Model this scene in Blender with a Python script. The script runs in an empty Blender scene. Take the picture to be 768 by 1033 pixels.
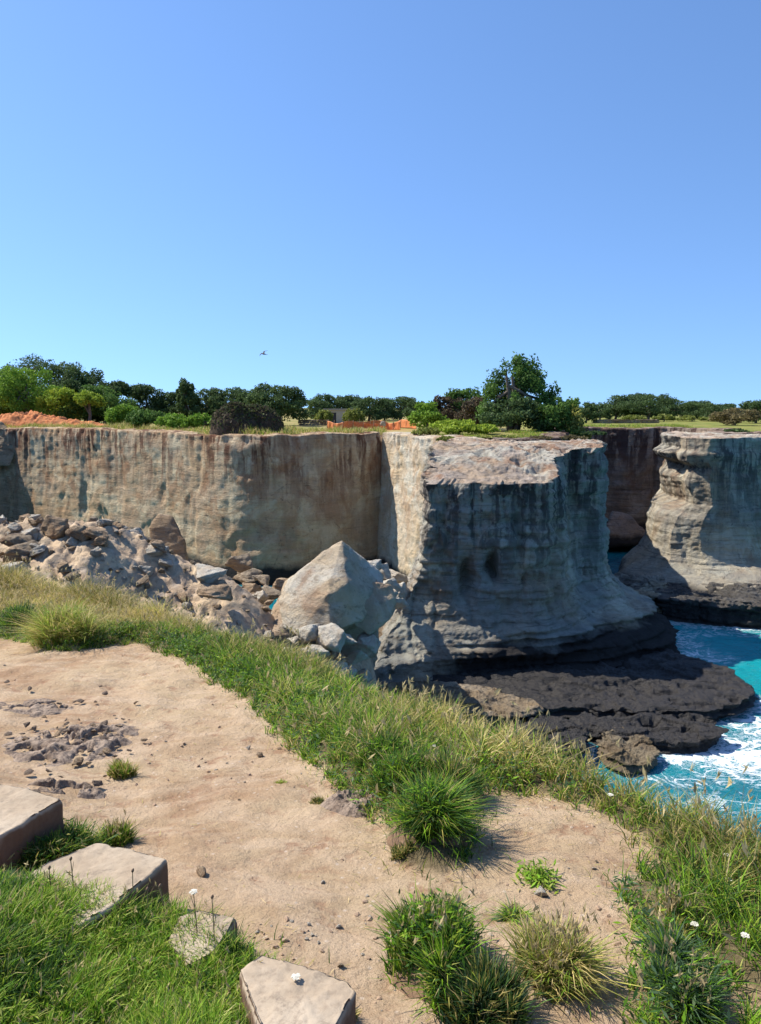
import bpy, bmesh, math, random
import numpy as np
from mathutils import Vector
random.seed(7); RNG = np.random.default_rng(7)
SC = bpy.context.scene; COL = SC.collection
# ------------------------------------------------------------------ camera
F, CX, CY = 790.0, 384.0, 516.5
EYE, PITCH = 18.0, math.radians(7.5)
cd = bpy.data.cameras.new('camera'); cam = bpy.data.objects.new('camera', cd); COL.objects.link(cam)
cam.location = (0, 0, EYE); cam.rotation_euler = (math.pi/2-PITCH, 0, 0)
cd.sensor_fit = 'HORIZONTAL'; cd.sensor_width = 36; cd.lens = 36*F/768; cd.clip_start = .05; cd.clip_end = 20000
SC.camera = cam
SP, CP = math.sin(PITCH), math.cos(PITCH)
def ray(px, py):
    u = (px-CX)/F; v = (CY-py)/F
    return np.array([u, CP+v*SP, -SP+v*CP])
def W(px, py, Y):                 # point on the sight line at distance Y
    r = ray(px, py); t = Y/r[1]; return np.array([r[0]*t, Y, EYE+r[2]*t])
def Gz(px, py, z):                # point on the sight line at height z
    r = ray(px, py); t = (z-EYE)/r[2]; return np.array([r[0]*t, r[1]*t, z])
# ------------------------------------------------------------------ light
SUN_EL, SUN_AZ = math.radians(50), math.radians(-70)     # azimuth from +Y, clockwise
S = Vector((math.cos(SUN_EL)*math.sin(SUN_AZ), math.cos(SUN_EL)*math.cos(SUN_AZ), math.sin(SUN_EL)))
sl = bpy.data.lights.new('sun', 'SUN'); so = bpy.data.objects.new('sun', sl); COL.objects.link(so)
so.rotation_euler = S.to_track_quat('Z', 'Y').to_euler(); sl.energy = 5.0; sl.angle = math.radians(.5); sl.color = (1, .93, .82)
w = bpy.data.worlds.new('World'); SC.world = w; w.use_nodes = True
nt = w.node_tree; sky = nt.nodes.new('ShaderNodeTexSky'); sky.sky_type = 'NISHITA'; sky.sun_disc = False
sky.sun_elevation = SUN_EL; sky.sun_rotation = SUN_AZ; sky.air_density = 1.0; sky.dust_density = .35; sky.ozone_density = 3.2; sky.altitude = 20
bgn = nt.nodes['Background']; 
tcw = nt.nodes.new('ShaderNodeTexCoord'); ad = nt.nodes.new('ShaderNodeVectorMath'); ad.operation = 'ADD'; ad.inputs[1].default_value = (0, 0, .15)
nm = nt.nodes.new('ShaderNodeVectorMath'); nm.operation = 'NORMALIZE'; nt.links.new(tcw.outputs['Generated'], ad.inputs[0]); nt.links.new(ad.outputs[0], nm.inputs[0]); nt.links.new(nm.outputs[0], sky.inputs[0])
ml = nt.nodes.new('ShaderNodeMix'); ml.data_type = 'RGBA'; ml.blend_type = 'MULTIPLY'; ml.inputs[0].default_value = 1; nt.links.new(sky.outputs[0], ml.inputs[6]); ml.inputs[7].default_value = (.98, 1.17, 1.38, 1)
nt.links.new(ml.outputs[2], bgn.inputs[0]); bgn.inputs[1].default_value = .105
SC.view_settings.view_transform = 'Standard'; SC.view_settings.look = 'None'; SC.view_settings.exposure = 0.60; SC.view_settings.gamma = 1
SC.render.engine = 'CYCLES'; SC.cycles.max_bounces = 5; SC.cycles.diffuse_bounces = 3; SC.cycles.transparent_max_bounces = 6
SC.cycles.use_denoising = True
# ------------------------------------------------------------------ noise
def _h(ix, iy, iz, s):
    n = (ix.astype(np.int64)*374761393 + iy.astype(np.int64)*668265263 + iz.astype(np.int64)*2147483647 + s*1274126177) & 0xffffffff
    n = ((n ^ (n >> 13))*1274126177) & 0xffffffff
    n = ((n ^ (n >> 16))*2246822519) & 0xffffffff
    return ((n ^ (n >> 15)) & 0xffff)/65535.0
def vnoise(x, y, z, s=0):
    x, y, z = np.broadcast_arrays(np.asarray(x, float), np.asarray(y, float), np.asarray(z, float))
    ix, iy, iz = np.floor(x), np.floor(y), np.floor(z); fx, fy, fz = x-ix, y-iy, z-iz
    fx, fy, fz = [f*f*f*(f*(f*6-15)+10) for f in (fx, fy, fz)]
    r = 0
    for a in (0, 1):
        for b in (0, 1):
            for c in (0, 1):
                r = r + _h(ix+a, iy+b, iz+c, s)*(fx if a else 1-fx)*(fy if b else 1-fy)*(fz if c else 1-fz)
    return r*2-1
def fbm(x, y, z=0., o=4, s=0, g=.5, ridge=False):
    r = 0; a = 1; t = 0
    for i in range(o):
        n = vnoise(x*2**i, y*2**i, z*2**i, s+i*17)
        r = r + a*((1-2*np.abs(n)) if ridge else n); t += a; a *= g
    return r/t
def sstep(x, a, b):
    t = np.clip((x-a)/(b-a), 0, 1); return t*t*(3-2*t)
# ------------------------------------------------------------------ mesh helpers
def mk(name, V, Fc, mat=None, parent=None, col=None, smooth=True, attrs=None, extra=None):
    V = np.asarray(V, np.float32).reshape(-1, 3); parts = [np.asarray(Fc)] + ([] if extra is None else [np.asarray(extra)])
    parts = [p for p in parts if len(p)]
    me = bpy.data.meshes.new(name); me.vertices.add(len(V)); me.vertices.foreach_set('co', V.ravel())
    loops = np.concatenate([p.ravel() for p in parts]).astype(np.int32)
    tot = np.concatenate([np.full(len(p), p.shape[1]) for p in parts]).astype(np.int32)
    me.loops.add(len(loops)); me.loops.foreach_set('vertex_index', loops)
    me.polygons.add(len(tot)); me.polygons.foreach_set('loop_start', np.concatenate([[0], np.cumsum(tot)[:-1]]).astype(np.int32))
    me.polygons.foreach_set('use_smooth', np.full(len(tot), smooth))
    me.update(calc_edges=True); me.validate()
    if col is not None:
        c = np.ones((len(V), 4), np.float32); c[:, :3] = col
        a = me.color_attributes.new('col', 'FLOAT_COLOR', 'POINT'); a.data.foreach_set('color', c.ravel())
    for k, v in (attrs or {}).items():
        a = me.attributes.new(k, 'FLOAT', 'POINT'); a.data.foreach_set('value', np.asarray(v, np.float32).ravel())
    if mat: me.materials.append(mat)
    o = bpy.data.objects.new(name, me); COL.objects.link(o)
    if parent: o.parent = parent
    return o
def gridf(n, m, closed=False, off=0):     # n rows, m columns
    i, j = np.meshgrid(np.arange(n-1), np.arange(m if closed else m-1), indexing='ij')
    k = (j+1) % m
    return np.stack([i*m+j, i*m+k, (i+1)*m+k, (i+1)*m+j], -1).reshape(-1, 4)+off
def tag(o, label, cat, group=None):
    o['label'] = label; o['category'] = cat
    if group: o['group'] = group
    return o
def struct(o, kind='structure', label=None):
    o['kind'] = kind
    if label: o['label'] = label
    return o
def empty(name, loc, label, cat, group=None):
    o = bpy.data.objects.new(name, None); COL.objects.link(o); o.location = loc; o.empty_display_size = .2
    return tag(o, label, cat, group)
def resample(P, n, closed=False):
    P = np.asarray(P, float)
    if closed: P = np.vstack([P, P[:1]])
    d = np.concatenate([[0], np.cumsum(np.linalg.norm(np.diff(P[:, :2], axis=0), axis=1))])
    t = np.linspace(0, d[-1], n, endpoint=not closed)
    return np.stack([np.interp(t, d, P[:, k]) for k in range(P.shape[1])], 1)
def chaikin(P, it=2, closed=False):
    P = np.asarray(P, float)
    for _ in range(it):
        Q = np.roll(P, -1, 0) if closed else P[1:]
        A = P if closed else P[:-1]
        R = np.stack([A*.75+Q*.25, A*.25+Q*.75], 1).reshape(-1, P.shape[1])
        P = R if closed else np.vstack([P[:1], R, P[-1:]])
    return P
def inpoly(x, y, poly):
    x = np.asarray(x); r = np.zeros(x.shape, bool); n = len(poly)
    for i in range(n):
        x1, y1 = poly[i][:2]; x2, y2 = poly[(i+1) % n][:2]
        c = ((y1 > y) != (y2 > y)) & (x < (x2-x1)*(y-y1)/((y2-y1) if y2 != y1 else 1e-9)+x1)
        r ^= c
    return r
def polydist(x, y, P, closed=False):
    x = np.asarray(x, float).ravel(); y = np.asarray(y, float).ravel(); best = np.full(x.shape, 1e18)
    n = len(P)
    for i in range(n if closed else n-1):
        a = P[i]; b = P[(i+1) % n]; dx, dy = b[0]-a[0], b[1]-a[1]; L = dx*dx+dy*dy+1e-12
        t = np.clip(((x-a[0])*dx+(y-a[1])*dy)/L, 0, 1)
        best = np.minimum(best, (x-a[0]-t*dx)**2+(y-a[1]-t*dy)**2)
    return np.sqrt(best)
# ------------------------------------------------------------------ materials
class N:
    def __init__(s, name):
        s.m = bpy.data.materials.new(name); s.m.use_nodes = True; s.t = s.m.node_tree; s.b = s.t.nodes['Principled BSDF']; s.out = s.t.nodes['Material Output']
        s.tc = s.t.nodes.new('ShaderNodeTexCoord')
    def set(s, i, v):
        if hasattr(v, 'is_output') or isinstance(v, bpy.types.NodeSocket): s.t.links.new(v, i)
        else: i.default_value = v
    def noise(s, scale=(1, 1, 1), sc=1., det=6, rough=.6, dist=0., off=(0, 0, 0), obj='Object'):
        mp = s.t.nodes.new('ShaderNodeMapping'); s.t.links.new(s.tc.outputs[obj], mp.inputs[0]); mp.inputs['Scale'].default_value = scale; mp.inputs['Location'].default_value = off
        n = s.t.nodes.new('ShaderNodeTexNoise'); s.t.links.new(mp.outputs[0], n.inputs[0]); n.inputs['Scale'].default_value = sc; n.inputs['Detail'].default_value = det
        n.inputs['Roughness'].default_value = rough; n.inputs['Distortion'].default_value = dist; return n.outputs[0]
    def voro(s, scale=(1, 1, 1), sc=1., feat='F1'):
        mp = s.t.nodes.new('ShaderNodeMapping'); s.t.links.new(s.tc.outputs['Object'], mp.inputs[0]); mp.inputs['Scale'].default_value = scale
        n = s.t.nodes.new('ShaderNodeTexVoronoi'); n.feature = feat; s.t.links.new(mp.outputs[0], n.inputs[0]); n.inputs['Scale'].default_value = sc; return n.outputs[0]
    def ramp(s, f, stops):
        r = s.t.nodes.new('ShaderNodeValToRGB'); s.t.links.new(f, r.inputs[0]); e = r.color_ramp.elements
        while len(e) < len(stops): e.new(.5)
        for k, (p, c) in enumerate(stops):
            e[k].position = p; e[k].color = (c, c, c, 1) if not hasattr(c, '__len__') else (*c, 1)
        return r.outputs[0]
    def mix(s, f, a, b, mode='MIX'):
        n = s.t.nodes.new('ShaderNodeMix'); n.data_type = 'RGBA'; n.blend_type = mode; s.set(n.inputs[0], f)
        for i, v in ((6, a), (7, b)):
            if isinstance(v, (tuple, list)): n.inputs[i].default_value = (*v, 1) if len(v) == 3 else v
            else: s.t.links.new(v, n.inputs[i])
        return n.outputs[2]
    def math(s, op, a, b=0., c=0.):
        n = s.t.nodes.new('ShaderNodeMath'); n.operation = op; s.set(n.inputs[0], a); s.set(n.inputs[1], b); s.set(n.inputs[2], c); return n.outputs[0]
    def attr(s, nm, out=2):
        n = s.t.nodes.new('ShaderNodeAttribute'); n.attribute_name = nm; return n.outputs[out]
    def pos(s):
        g = s.t.nodes.new('ShaderNodeNewGeometry'); x = s.t.nodes.new('ShaderNodeSeparateXYZ'); s.t.links.new(g.outputs['Position'], x.inputs[0]); return x.outputs, g
    def bump(s, h, st=.5, d=.1, prev=None):
        n = s.t.nodes.new('ShaderNodeBump'); n.inputs['Strength'].default_value = st; n.inputs['Distance'].default_value = d; s.t.links.new(h, n.inputs['Height'])
        if prev: s.t.links.new(prev, n.inputs['Normal'])
        s.t.links.new(n.outputs[0], s.b.inputs['Normal']); return n.outputs[0]
    def fin(s, c, rough=.9, spec=.25):
        s.set(s.b.inputs['Base Color'], (*c, 1) if isinstance(c, tuple) else c); s.set(s.b.inputs['Roughness'], rough); s.b.inputs['Specular IOR Level'].default_value = spec; return s.m
def leafmat(name, transl=.35, rough=.6):
    m = N(name); c = m.attr('col', 0); m.fin(c, rough, .12)
    tr = m.t.nodes.new('ShaderNodeBsdfTranslucent'); m.t.links.new(c, tr.inputs[0])
    mx = m.t.nodes.new('ShaderNodeMixShader'); mx.inputs[0].default_value = transl
    m.t.links.new(m.b.outputs[0], mx.inputs[1]); m.t.links.new(tr.outputs[0], mx.inputs[2]); m.t.links.new(mx.outputs[0], m.out.inputs[0]); return m.m
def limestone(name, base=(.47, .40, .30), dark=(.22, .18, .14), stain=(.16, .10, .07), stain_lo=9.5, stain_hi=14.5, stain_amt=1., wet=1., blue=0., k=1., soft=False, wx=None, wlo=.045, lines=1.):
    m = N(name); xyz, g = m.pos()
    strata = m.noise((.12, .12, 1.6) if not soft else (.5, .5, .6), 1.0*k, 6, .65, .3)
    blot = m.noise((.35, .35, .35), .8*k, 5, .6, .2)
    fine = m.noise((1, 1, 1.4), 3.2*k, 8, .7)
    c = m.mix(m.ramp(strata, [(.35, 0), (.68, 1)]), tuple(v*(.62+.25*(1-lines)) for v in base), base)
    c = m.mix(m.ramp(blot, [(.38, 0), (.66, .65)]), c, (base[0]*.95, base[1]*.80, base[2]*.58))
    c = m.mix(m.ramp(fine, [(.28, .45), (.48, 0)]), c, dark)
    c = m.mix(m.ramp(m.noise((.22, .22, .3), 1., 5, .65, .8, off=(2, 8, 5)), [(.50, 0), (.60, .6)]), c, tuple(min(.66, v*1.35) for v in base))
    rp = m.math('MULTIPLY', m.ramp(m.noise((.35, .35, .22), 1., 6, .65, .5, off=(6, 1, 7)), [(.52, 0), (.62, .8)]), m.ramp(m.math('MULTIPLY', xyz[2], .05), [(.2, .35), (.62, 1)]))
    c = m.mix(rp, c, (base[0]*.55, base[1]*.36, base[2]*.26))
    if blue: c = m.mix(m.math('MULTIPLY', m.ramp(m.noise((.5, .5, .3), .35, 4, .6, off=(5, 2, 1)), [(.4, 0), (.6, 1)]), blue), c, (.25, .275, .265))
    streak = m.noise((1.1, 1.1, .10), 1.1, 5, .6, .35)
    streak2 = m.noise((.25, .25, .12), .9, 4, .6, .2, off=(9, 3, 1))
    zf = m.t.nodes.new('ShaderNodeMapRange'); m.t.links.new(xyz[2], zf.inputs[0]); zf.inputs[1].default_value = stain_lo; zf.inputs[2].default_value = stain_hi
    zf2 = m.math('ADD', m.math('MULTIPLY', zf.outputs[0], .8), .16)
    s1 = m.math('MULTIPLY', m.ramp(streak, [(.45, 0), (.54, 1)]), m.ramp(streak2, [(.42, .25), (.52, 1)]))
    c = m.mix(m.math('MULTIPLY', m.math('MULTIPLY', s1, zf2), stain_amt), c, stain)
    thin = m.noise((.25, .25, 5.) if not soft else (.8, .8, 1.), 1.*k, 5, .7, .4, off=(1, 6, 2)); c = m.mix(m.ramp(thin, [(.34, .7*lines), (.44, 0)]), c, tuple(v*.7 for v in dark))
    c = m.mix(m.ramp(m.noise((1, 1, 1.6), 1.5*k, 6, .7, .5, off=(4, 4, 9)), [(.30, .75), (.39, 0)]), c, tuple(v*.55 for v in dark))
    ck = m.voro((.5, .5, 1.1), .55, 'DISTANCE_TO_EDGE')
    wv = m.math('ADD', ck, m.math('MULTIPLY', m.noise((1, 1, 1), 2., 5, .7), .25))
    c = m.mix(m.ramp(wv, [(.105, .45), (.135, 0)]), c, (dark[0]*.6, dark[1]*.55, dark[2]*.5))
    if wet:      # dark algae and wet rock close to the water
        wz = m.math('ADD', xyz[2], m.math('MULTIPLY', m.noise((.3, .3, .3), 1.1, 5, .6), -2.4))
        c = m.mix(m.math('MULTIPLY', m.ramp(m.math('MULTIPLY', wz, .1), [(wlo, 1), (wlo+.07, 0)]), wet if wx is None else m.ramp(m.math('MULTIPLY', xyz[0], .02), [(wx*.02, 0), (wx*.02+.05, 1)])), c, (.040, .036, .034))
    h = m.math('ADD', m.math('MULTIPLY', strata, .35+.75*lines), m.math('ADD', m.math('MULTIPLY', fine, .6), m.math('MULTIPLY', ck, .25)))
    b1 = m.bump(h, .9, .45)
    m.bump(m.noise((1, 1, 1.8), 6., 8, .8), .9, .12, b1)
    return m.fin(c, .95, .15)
M = {}
M['cliff'] = limestone('cliff_limestone', (.56, .43, .29), (.2, .145, .10), (.13, .058, .035), 8.5, 13.5, 1., lines=.35)
M['stack'] = limestone('stack_limestone', (.54, .475, .375), (.17, .145, .12), (.05, .045, .045), 4.5, 13., 1., blue=.75, wx=3., wlo=.10)
M['top'] = limestone('bare_limestone', (.60, .50, .41), (.32, .25, .20), (.3, .24, .2), 30, 31, 0, 0, k=2.)
M['boulder'] = limestone('boulder_limestone', (.66, .57, .44), (.40, .33, .25), (.40, .25, .13), 30, 31, 0, 0, k=1.3, soft=True)
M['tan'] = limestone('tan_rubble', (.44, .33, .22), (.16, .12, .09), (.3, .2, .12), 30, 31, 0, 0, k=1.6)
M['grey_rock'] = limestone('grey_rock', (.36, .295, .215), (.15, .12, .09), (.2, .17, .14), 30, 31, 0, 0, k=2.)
M['ledge'] = limestone('wet_ledge', (.12, .112, .10), (.022, .022, .024), (.1, .08, .05), 30, 31, 0, 1., k=1.4, wlo=.03)
M['tide'] = limestone('tide_rock', (.24, .20, .14), (.08, .07, .05), (.1, .08, .05), 30, 31, 0, 0, k=2.)
M['stack2'] = limestone('ragged_limestone', (.52, .45, .34), (.16, .14, .115), (.06, .055, .055), 5.5, 13., .9, blue=.5, wlo=.01)
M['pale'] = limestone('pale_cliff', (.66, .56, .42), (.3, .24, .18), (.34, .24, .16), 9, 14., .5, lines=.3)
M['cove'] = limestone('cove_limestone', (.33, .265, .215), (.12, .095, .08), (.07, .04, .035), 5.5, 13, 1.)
# concrete
M['ledge'].node_tree.nodes['Principled BSDF'].inputs['Roughness'].default_value = .5; M['ledge'].node_tree.nodes['Principled BSDF'].inputs['Specular IOR Level'].default_value = .4
m = N('old_concrete'); a = m.noise(sc=2.2, det=8, rough=.65); b = m.noise(sc=45, det=6, rough=.75, off=(3, 1, 2))
c = m.mix(m.ramp(a, [(.35, 0), (.65, 1)]), (.36, .285, .20), (.45, .37, .275)); c = m.mix(m.ramp(b, [(.36, .5), (.5, 0)]), c, (.2, .15, .11))
c = m.mix(m.ramp(m.noise(sc=2.6, det=7, rough=.7, off=(7, 7, 7)), [(.46, 0), (.60, .6)]), c, (.33, .25, .17)); c = m.mix(m.ramp(m.noise(sc=9, det=7, rough=.75, off=(1, 7, 3)), [(.56, 0), (.64, .6)]), c, (.20, .16, .12))
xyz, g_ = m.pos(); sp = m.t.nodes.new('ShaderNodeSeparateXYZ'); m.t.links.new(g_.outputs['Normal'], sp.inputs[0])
c = m.mix(m.ramp(m.math('ADD', sp.outputs[2], m.math('MULTIPLY', a, .3)), [(.22, 1), (.60, 0)]), c, m.mix(b, (.09, .05, .035), (.22, .14, .09)))  # riser shade painted into the colour: upright faces darkened by their normal
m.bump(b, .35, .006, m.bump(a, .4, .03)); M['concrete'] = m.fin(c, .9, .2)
# ground: attr dirt=bare path, rock=steep/bare rock, far=meadow
m = N('ground_soil'); dirt, rock, red, lush = m.attr('dirt'), m.attr('rock'), m.attr('red'), m.attr('lush')
n1 = m.noise(sc=.9, det=8, rough=.65); n2 = m.noise(sc=6., det=8, rough=.7, off=(3, 3, 0)); n3 = m.noise(sc=60, det=6, rough=.8); n4 = m.noise((1, 2.2, 1), 2.3, 6, .6, .8, off=(11, 4, 0))
d = m.mix(m.ramp(n1, [(.40, 0), (.58, 1)]), (.35, .225, .13), (.46, .34, .21))
d = m.mix(m.ramp(n4, [(.42, 0), (.64, .75)]), d, (.54, .405, .275))
d = m.mix(m.ramp(n2, [(.34, .85), (.46, 0)]), d, (.30, .17, .10))
d = m.mix(m.ramp(n3, [(.33, .55), (.47, 0)]), d, (.25, .155, .10))
d = m.mix(m.ramp(m.voro(sc=16.), [(.07, .55), (.16, 0)]), d, (.62, .52, .42))
f1 = m.noise(sc=.06, det=6, rough=.6); f2 = m.noise((1, .35, 1), .45, 6, .7)
fa = m.mix(m.ramp(f1, [(.38, 0), (.6, 1)]), (.30, .24, .09), (.13, .165, .03)); fa = m.mix(m.ramp(f2, [(.4, .6), (.6, 0)]), fa, (.38, .28, .13))
fa = m.mix(lush, fa, m.mix(m.ramp(f2, [(.4, 0), (.62, 1)]), (.14, .17, .035), (.24, .22, .06)))
nr = m.noise(sc=14, det=6, rough=.7); ne = m.mix(m.ramp(nr, [(.35, 0), (.6, 1)]), (.10, .075, .04), (.19, .15, .08))
far = m.attr('far'); c = m.mix(far, ne, fa); c = m.mix(m.ramp(m.math('ADD', dirt, m.math('MULTIPLY', m.math('SUBTRACT', n2, .5), .7)), [(.4, 0), (.6, 1)]), c, d)
c = m.mix(red, c, m.mix(m.ramp(f2, [(.4, 0), (.6, 1)]), (.55, .20, .07), (.68, .30, .12))); c = m.mix(rock, c, (.36, .28, .2))
hb = m.math('ADD', m.math('MULTIPLY', n2, 1.), m.math('MULTIPLY', n1, .6)); m.bump(n3, .6, .010, m.bump(hb, .9, .07)); M['ground'] = m.fin(c, .95, .15)
# sea
m = N('sea_water'); fo = m.attr('foam'); sh = m.attr('shallow')
n1 = m.noise((1, 1.5, 1), .22, 6, .6, .6); n2 = m.noise((1, 1.6, 1), 1.1, 8, .65, 1.2); n3 = m.noise((1, 1.5, 1), 3.2, 8, .7, .8, off=(4, 4, 0))
c = m.mix(m.ramp(n1, [(.35, 0), (.65, 1)]), (.0, .075, .13), (.0, .19, .235)); c = m.mix(sh, c, (.006, .34, .36)); c = m.mix(m.ramp(n2, [(.4, 0), (.7, .6)]), c, (.008, .25, .30))
n4 = m.noise((1, 1.3, 1), .5, 6, .6, 1.6, off=(3, 1, 0)); rid = m.math('ABSOLUTE', m.math('SUBTRACT', n4, .5)); rid2 = m.math('ABSOLUTE', m.math('SUBTRACT', n3, .5))
lace = m.math('MINIMUM', rid, m.math('ADD', m.math('MULTIPLY', rid2, 1.1), .012))
foam = m.math('SUBTRACT', m.math('MULTIPLY', fo, .062), lace); foam = m.ramp(m.math('ADD', m.math('MULTIPLY', foam, 20.), .4), [(.1, 0), (.75, 1)])
foam = m.math('MULTIPLY', foam, m.ramp(fo, [(.02, 0), (.2, 1)]))
c = m.mix(foam, c, (.78, .82, .84)); m.set(m.b.inputs['Base Color'], c); m.set(m.b.inputs['Roughness'], m.math('ADD', m.math('MULTIPLY', foam, .5), .16)); m.b.inputs['Specular IOR Level'].default_value = .4
m.bump(m.math('ADD', n3, m.math('MULTIPLY', foam, .3)), .55, .10, m.bump(n2, .6, .35)); M['sea'] = m.m
M['leaf'] = leafmat('foliage', .3); M['blade'] = leafmat('grass_blades', .4, .5)
m = N('bark'); n = m.noise((1, 1, .3), 6, 6); M['bark'] = m.fin(m.mix(n, (.07, .05, .035), (.22, .18, .14)), .9)
m = N('dry_stem'); n = m.noise(sc=30); M['stem'] = m.fin(m.mix(n, (.16, .12, .06), (.32, .25, .13)), .8)
m = N('petal'); n = m.noise(sc=40); M['petal'] = m.fin(m.mix(n, (.5, .47, .36), (.72, .7, .62)), .7)
m = N('seed_head'); n = m.noise(sc=60); M['seed'] = m.fin(m.mix(n, (.10, .06, .05), (.3, .2, .12)), .8)
m = N('orange_netting'); a = m.noise((1, 1, 1), 6, 4); t = m.mix(m.ramp(a, [(.35, 0), (.65, 1)]), (.52, .14, .045), (.64, .25, .09)); M['net'] = m.fin(t, .6)
m = N('weathered_wood'); n = m.noise((1, 1, .2), 8); M['wood'] = m.fin(m.mix(n, (.2, .14, .09), (.4, .3, .2)), .85)
m = N('hut_plaster'); n = m.noise(sc=2.); M['plaster'] = m.fin(m.mix(n, (.36, .31, .24), (.48, .43, .35)), .9)
m = N('hut_roof'); n = m.noise(sc=3.); M['roof'] = m.fin(m.mix(n, (.26, .23, .2), (.38, .34, .3)), .9)
m = N('dark_opening'); n = m.noise(sc=3.); M['dark'] = m.fin(m.mix(n, (.03, .03, .035), (.05, .05, .055)), .5)
m = N('bird_feathers'); n = m.noise(sc=20.); M['bird'] = m.fin(m.mix(n, (.03, .03, .035), (.06, .055, .05)), .7)
# ------------------------------------------------------------------ coast line (land on the left-hand side when walked in this order is the sea side on the right)
NEAR = [(40, -60), (8, -8), (4.6, -2), (2.95, .55), (2.12, 1.82), (1.58, 2.77), (1.12, 3.6), (.60, 4.4), (.02, 5.4), (-.65, 6.3), (-1.42, 7.2), (-2.7, 8.9), (-4.3, 10.5), (-6.0, 11.8), (-9, 13.6), (-14, 16)]
MAIN = [(-14, 16), (-24, 26), (-38, 45), (-50, 68), (-62, 84), (-64, 104), (-56, 112.5), (-44, 105), (-32, 95), (-22, 86), (-14.0, 79.2), (-9, 80.2), (-4, 83), (.1, 86.3), (1.0, 84), (3.0, 77), (5.6, 68.5), (10, 68), (17, 70), (20, 84), (24, 103), (30, 112), (36, 110), (41, 112), (44.5, 101), (38, 92), (35, 86), (40, 82), (47, 88), (58, 92), (74, 84), (100, 90), (150, 110), (400, 60), (4000, 400)]
NEARC = chaikin(NEAR, 2); MAINC = np.vstack([MAIN[0], chaikin(MAIN, 2)])
COAST = np.vstack([NEARC, MAINC[1:]])
LAND = np.vstack([COAST, [(4000, 5000), (-5000, 5000), (-5000, -5000), (40, -5000)]])
def coast_sd(x, y):               # >0 inland
    shp = np.shape(x); d = polydist(x, y, COAST); ins = inpoly(np.ravel(x), np.ravel(y), LAND)
    return np.where(ins, d, -d).reshape(shp)
# ------------------------------------------------------------------ ground height
def nz(px, py):                   # pixel -> point on the near ground
    z = 16.2
    for _ in range(12):
        p = Gz(px, py, z); z = float(land_z(p[0], p[1]))
    return p
def land_z(x, y):
    x = np.asarray(x, float); y = np.asarray(y, float); r = np.hypot(x, y)
    drop = 1.50+.11*np.clip(y, 0, 11)
    drop = drop - .16*sstep(-x, .55, 1.3)*sstep(-y, -3.1, -2.2) - .10*sstep(-x, 1.2, 2.2)*sstep(-y, -4.6, -3.2)
    z = EYE-drop + .05*fbm(x*.7, y*.7, 0, 3, 3) + .02*fbm(x*3, y*3, 0, 3, 4)
    zp = 15.38 + .25*fbm(x*.03, y*.03, 0, 3, 5) + .10*fbm(x*.3, y*.3, 0, 3, 6) - .9*sstep(y-.25*x, 60, 45)*sstep(x, 30, 34)*0
    zp = zp + np.clip(y-200, 0, 4000)*.002
    return z + (zp-z)*sstep(r, 14, 30)
def axis(lo, hi, step, far, g=1.12):
    a = list(np.arange(lo, hi+1e-6, step)); s = step; p = a[-1]; up = []
    while p < far: s *= g; p += s; up.append(p)
    s = step; p = lo; dn = []
    while p > -far: s *= g; p -= s; dn.append(p)
    return np.array(dn[::-1]+a+up)
def axis2(lo, hi, step, lo2, hi2, step2, far):
    a = list(np.arange(lo, hi, step)); s = step; p = a[-1]
    while p < hi2: s = min(s*1.08, step2); p += s; a.append(p)
    while p < far: s *= 1.12; p += s; a.append(p)
    s = step; p = lo; dn = []
    while p > lo2: s = min(s*1.08, step2); p -= s; dn.append(p)
    while p > -far: s *= 1.12; p -= s; dn.append(p)
    return np.array(dn[::-1]+a)
gx = axis2(-6.5, 3.0, .035, -60, 60, 1.2, 4000); gy = axis2(.9, 13, .04, -10, 150, 1.2, 4500)
X, Y = np.meshgrid(gx, gy)
sd = coast_sd(X, Y); nearw = 1-sstep(np.hypot(X, Y), 14, 26)
Z = land_z(X, Y)
PATH = [(-60, 632), (0, 641), (60, 656), (140, 648), (195, 668), (245, 700), (292, 745), (345, 790), (392, 828), (408, 868), (440, 884), (470, 868), (466, 797), (520, 797), (580, 808), (640, 838), (668, 872), (640, 905), (655, 960), (640, 1033), (700, 1050), (700, 960), (768, 1010), (790, 1200), (100, 1200), (330, 1010), (240, 955), (100, 905), (-100, 905)]
pathw = np.array([nz(*p)[:2] for p in PATH])
pin = inpoly(X.ravel(), Y.ravel(), pathw).reshape(X.shape)
sel = nearw > 0
pd = np.full(X.shape, 9.); pd[sel] = polydist(X[sel], Y[sel], pathw, True)
dirt = np.where(pin, np.clip(.5+pd*4, 0, 1), np.clip(.5-pd*4, 0, 1))*nearw
Z = Z + nearw*(.05*sstep(1-dirt, .3, 1) + dirt*(.034*fbm(X*3.5, Y*3.5, 0, 6, 8, g=.6)+.006*fbm(X*28, Y*28, 0, 2, 9, ridge=True)))
drop = np.where(sd < 0, 1.15*(-sd)+1.2*np.clip(-sd-.8, 0, 99)**1.6 + .3*fbm(X*1.3, Y*1.3, 0, 4, 12)*np.clip(-sd, 0, 1), 0)
Zn = np.maximum(Z-drop, -3)
Zf = np.where(sd > 1.6, Z, np.where(sd > .8, Z-.3, -4.))
Z = np.where(nearw > .5, Zn, Zf)
rock = sstep(-sd, .9, 1.6)*nearw
far = sstep(np.hypot(X, Y), 16, 28)
redp = W(35, 428, 118); red = np.exp(-(((X-redp[0]-2)/9)**2+((Y-119)/6)**2))*1.3; red = red + .8*np.exp(-(((X-W(378, 430, 96)[0])/6)**2+((Y-99)/5)**2)); red = np.clip(red*(1+.6*fbm(X*.3, Y*.3, 0, 3, 31))-.2, 0, 1)*far
lush = sstep(X, 14, 24)*far
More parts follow.
